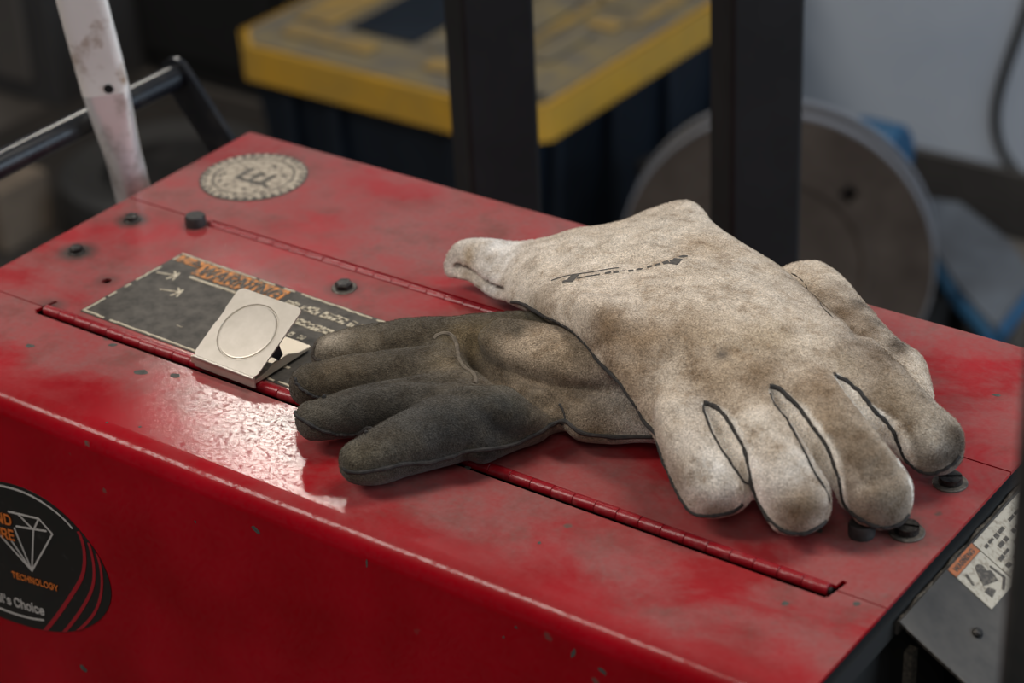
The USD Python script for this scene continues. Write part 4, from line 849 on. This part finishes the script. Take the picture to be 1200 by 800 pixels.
zi = 56
stamp = [([(0.3428, 0.0889, 0.9553), (0.3535, 0.0941, 0.9585), (0.3634, 0.1011, 0.9603), (0.3730, 0.1062, 0.9627)], 0.0011), ([(0.3517, 0.0868, 0.9575), (0.3552, 0.0886, 0.9587)], 0.0018), ([(0.3559, 0.0868, 0.9585), (0.3548, 0.0945, 0.9588)], 0.0042), ([(0.3580, 0.0906, 0.9592), (0.3627, 0.0945, 0.9602), (0.3676, 0.0972, 0.9613)], 0.0012),
         ([(0.3697, 0.0987, 0.9617), (0.3724, 0.1000, 0.9624)], 0.0022), ([(0.3736, 0.1002, 0.9627), (0.3758, 0.1019, 0.9633)], 0.0026), ([(0.3763, 0.1027, 0.9634), (0.3781, 0.1039, 0.9637)], 0.0011), ([(0.3799, 0.1043, 0.9642), (0.3820, 0.1058, 0.9646)], 0.0024), ([(0.3829, 0.1075, 0.9648), (0.3860, 0.1075, 0.9653)], 0.0022),
         ([(0.3877, 0.1095, 0.9656), (0.3897, 0.1112, 0.9658)], 0.0023), ([(0.3909, 0.1117, 0.9660), (0.3932, 0.1137, 0.9662)], 0.0024), ([(0.3943, 0.1142, 0.9664), (0.3963, 0.1167, 0.9665)], 0.0036), ([(0.3963, 0.1175, 0.9664), (0.3977, 0.1185, 0.9665)], 0.0022), ([(0.3998, 0.1151, 0.9667), (0.3985, 0.1221, 0.9663)], 0.0046), ([(0.3974, 0.1242, 0.9661), (0.3991, 0.1259, 0.9661), (0.4008, 0.1272, 0.9661)], [0.0012, 0.0032, 0.0012])]
ink_ = ink(stamp)
nap(GC, cm, ccol, 75000, 0.0014, 33, [(m_.vertices, 0.0012) for m_ in ink_] + [(spline(np.array(q_)[:, :3], 40) - [0, 0, 0.006], 0.0012) for q_ in slits])
obj("stamped_logo", ink_, INK, GC, True, label="dark stamped script mark on the cuff")

# ---------------------------------------------------------------- the magnetic clip
K = thing("magnetic_clip", "square nickel spring clip with a round raised disc, sitting on the warning label", "clip", (0.199, 0.018, TOP))
e1 = np.array([0.99975, -0.0223, 0.0]); e1 /= np.linalg.norm(e1)
e0 = np.array([-e1[1], e1[0], 0.0])
def rsq(w, h, r): return sbox(-w / 2 + r, -h / 2 + r, w / 2 - r, h / 2 - r).buffer(r, 8)
ft = np.array([0.1986, -0.0060, TOP + 0.0079])                         # middle of the upper jaw's front edge
tilt = math.radians(28.6)
e2 = e0 * math.cos(tilt) + np.array([0, 0, 1]) * math.sin(tilt)
Wc, Lc = 0.0450, 0.0460
MU = frame(ft + e2 * Lc / 2, e1, e2)
pl = rsq(Wc, Lc, 0.0036).difference(sbox(-Wc / 2 - 0.001, -0.0005, -Wc / 2 + 0.0005, 0.0085))
disc_prof = [(0, 0.0004), (0.0163, 0.0004), (0.0169, 0.0002), (0.0172, -0.0004), (0.0176, -0.0004), (0.0180, 0.0001), (0.0180, 0.0)]
plate = prism(pl.difference(Point(0, 0).buffer(0.0178, 40)), 0.0008, -0.0008)
lip = [place(prism(sbox(-Wc / 2 + 0.0008, 0, Wc / 2 - 0.0008, 0.0062), 0.0008), frame(ft + np.array([0, 0, -0.0003]), e1, [0, 0, -1]))]
bend = tube([ft - e1 * (Wc / 2 - 0.001) + np.array([0, 0, -0.0006]), ft + e1 * (Wc / 2 - 0.001) + np.array([0, 0, -0.0006])], 0.0010, 12)
up = obj("upper_jaw", [place(plate, MU)] + lip + [bend], STAINLESS, K, label="brushed upper plate with folded front lip")
obj("raised_disc", [place(lathe([(0, 0.0003), (0.0160, 0.0003), (0.0166, 0.0001), (0.0169, -0.0006), (0.0174, -0.0006), (0.0178, 0.0001), (0.0182, 0.0001), (0.0182, -0.0008), (0, -0.0008)], 64), MU)], STAINLESS, up)
ML = frame(np.array([0.1963, 0.0180, TOP + 0.0026]), e1, e0)
low = [place(prism(rsq(Wc, 0.046, 0.0022), 0.0008), ML), place(prism(sbox(-Wc / 2 + 0.001, 0, Wc / 2 - 0.001, 0.0038), 0.0008), ML @ frame((0, -0.0228, 0), (1, 0, 0), (0, 0, 1)))]
for sx in (-1, 1):
    low.append(place(prism(Polygon([(-0.022, 0), (0.022, 0), (0.022, 0.0010), (0.012, 0.0020), (0.004, 0.0052), (-0.006, 0.0052), (-0.012, 0.0026), (-0.022, 0.0022)]), 0.0008), ML @ frame((sx * (Wc / 2 - 0.0004), 0, 0), (0, 1, 0), (0, 0, 1))))
lo_ = obj("lower_jaw", low, STAIN_IN, K, label="bright lower plate with raised side flanges")
obj("magnet", place(lathe([(0, 0), (0.0150, 0), (0.0150, 0.0019), (0, 0.0019)], 40), frame(np.array([0.1963, 0.0180, TOP + 0.0007]), e1, e0)), BLACK, K, label="round black magnet under the lower plate")
pc = np.array([0.1970, 0.0150, TOP + 0.0098])
coil = []
for k in range(7 * 20 + 1):
    a = k / 20 * 2 * PI
    coil.append(pc + e1 * (-0.0135 + 0.027 * k / 140) + (e0 * math.cos(a) + np.array([0, 0, 1]) * math.sin(a)) * 0.0044)
obj("spring", [tube(coil, 0.0011, 8), tube([pc - e1 * 0.0205, pc + e1 * 0.0205], 0.0016, 12)], SPRING, K, label="dark coiled spring on its pin")
for sx in (-1, 1):
    obj("pivot_ear", place(prism(Polygon([(-0.0075, 0.0), (0.0005, 0.0), (-0.0015, -0.0085), (-0.0055, -0.0085)]), 0.0008), MU @ frame((sx * (Wc / 2 - 0.0022), 0, -0.0008), (0, 1, 0), (0, 0, 1))), SPRING, K)

# ---------------------------------------------------------------- things close by
# a length of conduit, its upper end hammered flat, leaning between the machine and its handle
p0, p1 = np.array([-0.036, 0.2840, 0.0]), np.array([-0.036, 0.1050, TOP + 0.40])
top_z, tr0, tr1 = TOP + 0.40, TOP + 0.005, TOP + 0.075
ax_ = (p1 - p0) / np.linalg.norm(p1 - p0); sd = np.array([0.80, 0.60, 0.0]); sd -= ax_ * (sd @ ax_); sd /= np.linalg.norm(sd); nn = np.cross(ax_, sd)
rows = []; zs = np.r_[np.linspace(0, tr0, 6), np.linspace(tr0, tr1, 14)[1:], np.linspace(tr1, top_z, 8)[1:]]
for z in zs:
    c = p0 + (p1 - p0) * z / top_z; k = np.clip((z - tr0) / (tr1 - tr0), 0, 1); k = k * k * (3 - 2 * k)
    a_, b_, e_ = 0.0118 + k * 0.0030, 0.0118 - k * 0.0068, 2 + 6 * k
    th_ = np.arange(40) * 2 * PI / 40
    rr_ = (np.abs(np.cos(th_) / a_) ** e_ + np.abs(np.sin(th_) / b_) ** e_) ** (-1 / e_)
    rows.append(c + (rr_ * np.cos(th_))[:, None] * sd + (rr_ * np.sin(th_))[:, None] * nn)
nr = len(rows); V = np.vstack(rows + [p0[None], p1[None]]); fs = []
for i in range(nr - 1):
    for j in range(40):
        k = (j + 1) % 40
        fs += [[i * 40 + j, i * 40 + k, (i + 1) * 40 + k], [i * 40 + j, (i + 1) * 40 + k, (i + 1) * 40 + j]]
for j in range(40):
    k = (j + 1) % 40
    fs += [[nr * 40, k, j], [nr * 40 + 1, (nr - 1) * 40 + j, (nr - 1) * 40 + k]]
cm_ = trimesh.Trimesh(V, fs, process=False); cm_.fix_normals()
CO = thing("conduit_pipe", "silver steel conduit with a flattened drilled end, leaning behind the red lid's left edge", "pipe", (-0.036, 0.284, 0))
zc_ = cm_.vertices[cm_.faces].mean(1)[:, 2]
cut = TOP + 0.052
lower_m = cm_.submesh([np.where(zc_ < cut)[0]], append=True); upper_m = cm_.submesh([np.where(zc_ >= cut)[0]], append=True)
cp_ = obj("round_tube", lower_m, GALV, CO, 60); obj("flattened_end", upper_m, CONDUIT_FLAT, CO, 60)
hc = p0 + (p1 - p0) * (TOP + 0.0575) / top_z
side_n = nn if nn @ np.array([0.92209 , -0.71038, 0.3]) > 0 else -nn
obj("bolt_hole", place(lathe([(0, 0), (0.0031, 0), (0.0031, 0.0004), (0, 0.0004)], 24), frame(hc + side_n * 0.0062 + sd * 0.0035, sd, np.cross(side_n, sd))), INSIDE, CO)

def square_post(name, label, x, y, s, rot, z1, m, wall=0.003):
    P = thing(name, label, "post", (x, y, 0))
    sec = rsq(s, s, 0.004).difference(rsq(s - 2 * wall, s - 2 * wall, 0.002))
    o = obj("tube", place(prism(sec, z1 - 0.008, 0.008), frame((x, y, 0), (math.cos(rot), math.sin(rot), 0), (-math.sin(rot), math.cos(rot), 0))), m, P)
    bp = rsq(s * 2, s * 2, 0.006)
    obj("base_plate", place(prism(bp, 0.008), frame((x, y, 0), (math.cos(rot), math.sin(rot), 0), (-math.sin(rot), math.cos(rot), 0))), m, P)
    for a in range(4):
        an = rot + PI / 4 + a * PI / 2
        obj("anchor_bolt", lathe([(0, 0), (0.006, 0), (0.006, 0.006), (0, 0.006)], 6, frame((x + s * 1.1 * math.cos(an), y + s * 1.1 * math.sin(an), 0.008), (1, 0, 0), (0, 1, 0))), BOLT, P)
    return P


square_post("steel_post", "black square steel post in front of the yellow storage tote lid", 0.046, 0.438, 0.052, math.radians(52), 2.4, POST)
square_post("steel_post", "black square steel post in front of the brown reel, right of the other post", 0.212, 0.521, 0.052, math.radians(48), 2.4, POST)
square_post("steel_post", "blurred black steel post at the right edge of the picture, nearest the viewer", 0.7226, -0.1356, 0.06, math.radians(20), 2.0, POST2)

# ---------------------------------------------------------------- background
# storage tote with a yellow lid
TX0, TX1, TY0, TY1, TZ = -1.066, -0.548, 1.290, 1.950, 0.368
TT = thing("storage_tote", "dark plastic storage tote with a dusty yellow ribbed lid, on the floor behind the posts", "storage tote", ((TX0 + TX1) / 2, (TY0 + TY1) / 2, 0))
def taper(x0, x1, y0, y1, z0, z1, k):
    a = trimesh.convex.convex_hull(np.array([(x, y, z1) for x in (x0, x1) for y in (y0, y1)] + [(x, y, z0) for x in (x0 + k, x1 - k) for y in (y0 + k, y1 - k)])); return a
obj("tub", [taper(TX0 + 0.030, TX1 - 0.030, TY0 + 0.030, TY1 - 0.030, 0, TZ - 0.030, 0.03)] + [box(x, x + 0.02, TY0 + 0.020, TY0 + 0.05, 0.05, TZ - 0.06, 0.003) for x in (-0.98, -0.90, -0.70, -0.62)] + [box(TX1 - 0.05, TX1 - 0.020, y, y + 0.02, 0.05, TZ - 0.06, 0.003) for y in (1.37, 1.5, 1.64, 1.78)], TOTE, TT, 20)
def cham(w, h, c, r): return sbox(-w / 2, -h / 2, w / 2, h / 2).intersection(affinity.rotate(sbox(-(w + h) / 2 ** 1.5 + c / 2 ** .5, -(w + h), (w + h) / 2 ** 1.5 - c / 2 ** .5, w + h), 45, origin=(0, 0))).intersection(affinity.rotate(sbox(-(w + h) / 2 ** 1.5 + c / 2 ** .5, -(w + h), (w + h) / 2 ** 1.5 - c / 2 ** .5, w + h), -45, origin=(0, 0))).buffer(-r).buffer(r, 6)
lidp = cham(TX1 - TX0, TY1 - TY0, 0.045, 0.012); lc = ((TX0 + TX1) / 2, (TY0 + TY1) / 2)
ml = frame((lc[0], lc[1], 0), (1, 0, 0), (0, 1, 0))
lid = obj("lid", [place(prism(lidp.difference(lidp.buffer(-0.006)), 0.046, TZ - 0.040), ml), place(prism(lidp.buffer(-0.002), 0.006, TZ), ml)], YELLOW, TT, 25, label="yellow lid with deep rim")
obj("lid_field", place(prism(lidp.buffer(-0.014), 0.003, TZ + 0.006), ml), DUSTY, lid, label="dusty greyed middle of the lid")
for (x0, x1, y0, y1, m) in ((-1.00, -0.85, 1.345, 1.375, OLD_YELLOW), (-0.76, -0.645, 1.345, 1.375, OLD_YELLOW), (-1.02, -0.955, 1.40, 1.58, OLD_YELLOW), (-0.93, -0.82, 1.405, 1.60, TOTE), (-0.80, -0.775, 1.40, 1.70, DUSTY), (-0.75, -0.70, 1.40, 1.62, DUSTY), (-0.69, -0.675, 1.40, 1.72, OLD_YELLOW),
                            (-0.655, -0.625, 1.44, 1.55, DUSTY), (-0.655, -0.610, 1.57, 1.60, OLD_YELLOW), (-0.610, -0.590, 1.60, 1.86, OLD_YELLOW), (-0.72, -0.64, 1.64, 1.66, DUSTY), (-0.95, -0.90, 1.63, 1.70, OLD_YELLOW), (-0.88, -0.80, 1.64, 1.78, TOTE)):
    obj("lid_rib", box(x0, x1, y0, y1, TZ + 0.008, TZ + 0.016, 0.003), m, lid)
obj("lock_hole", lathe([(0, 0), (0.012, 0), (0.012, 0.0012), (0, 0.0012)], 24, frame((-0.578, 1.345, TZ + 0.0088), (1, 0, 0), (0, 1, 0))), INSIDE, lid)

# a wide brown reel standing on the floor
RC = np.array([-0.270, 1.410, 0.198]); rn = np.array([0.42, -0.895, 0.09]); rn /= np.linalg.norm(rn)
RL = thing("cable_reel", "large flat brown steel reel standing on the floor behind the right post", "reel", (RC[0], RC[1], 0))
rx = np.cross([0, 0, 1], rn)
def rframe(o): return frame(RC + rn * o, rx, np.cross(rn, rx))
RR = 0.192
fl = Point(0, 0).buffer(RR, 64).difference(Point(0, 0).buffer(0.018, 24))
for k in range(3):
    a = math.radians(48 + k * 120); fl = fl.difference(affinity.rotate(sbox(RR * 0.62, -0.009, RR * 0.72, 0.009), math.degrees(a), origin=(0, 0)))
for o in (0.0, -0.045):
    fo = obj("flange", place(prism(fl, 0.004), rframe(o)), REEL, RL)
    obj("rim", place(prism(Point(0, 0).buffer(RR + 0.0025, 64).difference(Point(0, 0).buffer(RR - 0.0008, 64)), 0.015, -0.011), rframe(o + (0 if o == 0 else 0))), REEL_RIM, fo, label="bright rolled rim")
    obj("pressed_ring", place(prism(Point(0, 0).buffer(0.118, 48).difference(Point(0, 0).buffer(0.108, 48)), 0.0035, 0.004), rframe(o)), REEL, fo)
obj("drum", place(prism(Point(0, 0).buffer(0.105, 48), 0.040), rframe(-0.041)), CABLE, RL)
obj("shaft", place(prism(Point(0, 0).buffer(0.0175, 24), 0.08), rframe(-0.060)), BOLT, RL)
SB = thing("angle_iron_stand", "dark steel bracket stand between the tote and the reel", "stand", (-0.50, 1.46, 0))
obj("top_bar", box(-0.535, -0.440, 1.50, 1.535, 0.212, 0.236, 0.003), BLACK, SB)
obj("leg", box(-0.525, -0.500, 1.51, 1.53, 0.0, 0.213), GREYDECK, SB); obj("leg", box(-0.462, -0.448, 1.51, 1.53, 0.0, 0.213), BLACK, SB)

# a low blue trolley with a grey sloping deck, right of the reel
TR = thing("floor_trolley", "low blue steel trolley with a grey deck, on the floor right of the reel", "trolley", (-0.08, 1.60, 0))
dk = np.array([(-0.2419, 1.7359, 0.1450), (-0.1865, 1.7507, 0.1450), (-0.0870, 1.6838, 0.1450), (-0.0190, 1.6113, 0.1450), (-0.0073, 1.4822, 0.1450), (-0.0787, 1.5419, 0.1450), (-0.1745, 1.6457, 0.1450)])[:, :2]
obj("deck", prism(Polygon(dk).buffer(0.004), 0.010, 0.145), GREYDECK, TR, label="grey worn deck plate")
for a, b in zip(dk, np.roll(dk, -1, 0)):
    obj("side_rail", tube([(*a, 0.135), (*b, 0.135)], 0.013, 12), BLUE, TR)
for (x, y) in (dk * 0.66 + dk.mean(0) * 0.34)[[0, 2, 4, 6]]:
    wl = obj("caster", lathe([(0, -0.015), (0.04, -0.015), (0.045, -0.01), (0.045, 0.01), (0.04, 0.015), (0, 0.015)], 24, frame((x, y, 0.045), (0, 0, 1), (0.4, 0.9, 0))), RUBBER, TR)
    obj("caster_fork", [box(x - 0.019, x + 0.019, y - 0.019, y + 0.019, 0.090, 0.125)], BOLT, wl)
BP = thing("blue_motor", "small round blue motor with a grey drum, on a stand behind the reel", "motor", (-0.33, 1.70, 0))
obj("housing", place(lathe([(0, -0.035), (0.042, -0.035), (0.048, -0.028), (0.048, 0.028), (0.042, 0.035), (0, 0.035)], 36), frame((-0.285, 1.700, 0.222), (0, 0, 1), (0, 1, 0))), BLUE, BP)
obj("drum", place(lathe([(0, -0.055), (0.034, -0.055), (0.038, -0.050), (0.038, 0.05), (0.034, 0.055), (0, 0.055)], 36), frame((-0.375, 1.700, 0.222), (0, 0, 1), (0, 1, 0))), GREYDECK, BP)
obj("pedestal", [box(-0.37, -0.30, 1.685, 1.715, 0.012, 0.190, 0.003), box(-0.39, -0.27, 1.655, 1.745, 0, 0.0125, 0.003)], BLACK, BP)

# black cable hanging down the wall on the right
cb_ = spline([(-0.1988, 1.9850, 0.4092), (-0.2144, 1.9850, 0.3200), (-0.2352, 1.9850, 0.2395), (-0.2422, 1.9850, 0.1729), (-0.2272, 1.9850, 0.1259), (-0.1935, 1.9850, 0.0938), (-0.1474, 1.9850, 0.0823)], 60)
CB = obj("wall_cable", tube(cb_, 0.0075, 12), CABLE)
meta(CB, "thick black cable hanging in a bend in front of the back wall", "cable")

# dark cabinets and clutter at the left rear
CA = thing("metal_cabinet", "tall black cabinet in the dark background, left of the yellow-lidded tote", "cabinet", (-1.42, 1.88, 0))
obj("carcass", box(-1.74, -1.10, 1.80, 1.975, 0.0, 1.6, 0.004), CABINET, CA)
for a, b in ((-1.735, -1.425), (-1.415, -1.105)):
    d_ = obj("door", box(a, b, 1.785, 1.80, 0.05, 1.58, 0.002), CABINET, CA)
    obj("door_handle", tube([(a + 0.02, 1.775, 0.8), (a + 0.02, 1.765, 0.82), (a + 0.02, 1.765, 0.92), (a + 0.02, 1.775, 0.94)], 0.006, 8), BOLT, d_)
LK = thing("steel_locker", "dark grey steel locker standing at the far left edge of the background", "locker", (-1.90, 1.75, 0))
obj("body", box(-2.05, -1.755, 1.60, 1.90, 0.0, 1.5, 0.004), mat("dark_grey_locker_paint", (0.040, 0.039, 0.040), 0.6, var=(0.05, 0.048, 0.048), scale=6), LK)
obj("door", box(-2.045, -1.815, 1.588, 1.60, 0.04, 1.46, 0.002), CABINET_SIDE, LK)
obj("handle", box(-1.86, -1.84, 1.575, 1.588, 0.75, 0.87, 0.002), BOLT, LK)
BX = thing("tan_carton", "tan fibreboard carton on the floor at the lower left, behind the handle bar", "carton", (-1.46, 1.24, 0))
obj("carton_body", box(-1.53, -1.43, 1.17, 1.27, 0.0072, 0.10, 0.002), CRATE, BX)
for a, b in ((1.17, 1.2185), (1.2205, 1.27)):
    obj("flap", box(-1.53, -1.43, a, b, 0.1002, 0.1022), CRATE, BX)
SHADE = obj("floor_shade_sheet", box(-1.78, -1.10, 1.00, 1.775, 0, 0.007, 0.002), mat("painted_floor_shade", (0.014, 0.011, 0.009), 0.8, var=(0.024, 0.019, 0.015), scale=9)); meta(SHADE, "flat dark brown sheet added as floor shade beneath the tire and the carton", "shade sheet")  # thin dark sheet added to paint the shaded part of the floor
TYR = thing("rubber_tire", "black rubber tire lying on the floor behind the handle bar", "tire", (-1.33, 1.36, 0))
obj("tread", lathe([(0.105, 0.012), (0.150, 0.0002), (0.168, 0.010), (0.172, 0.045), (0.168, 0.080), (0.150, 0.09), (0.105, 0.078), (0.100, 0.045), (0.105, 0.012)], 48, frame((-1.30, 1.40, 0.0072), (1, 0, 0), (0, 1, 0))), RUBBER, TYR)
obj("wheel_rim", lathe([(0.0, 0.035), (0.099, 0.030), (0.104, 0.014), (0.106, 0.045), (0.104, 0.076), (0.099, 0.060), (0.0, 0.055)], 40, frame((-1.30, 1.40, 0.0072), (1, 0, 0), (0, 1, 0))), BLACK, TYR)
exec_end = True
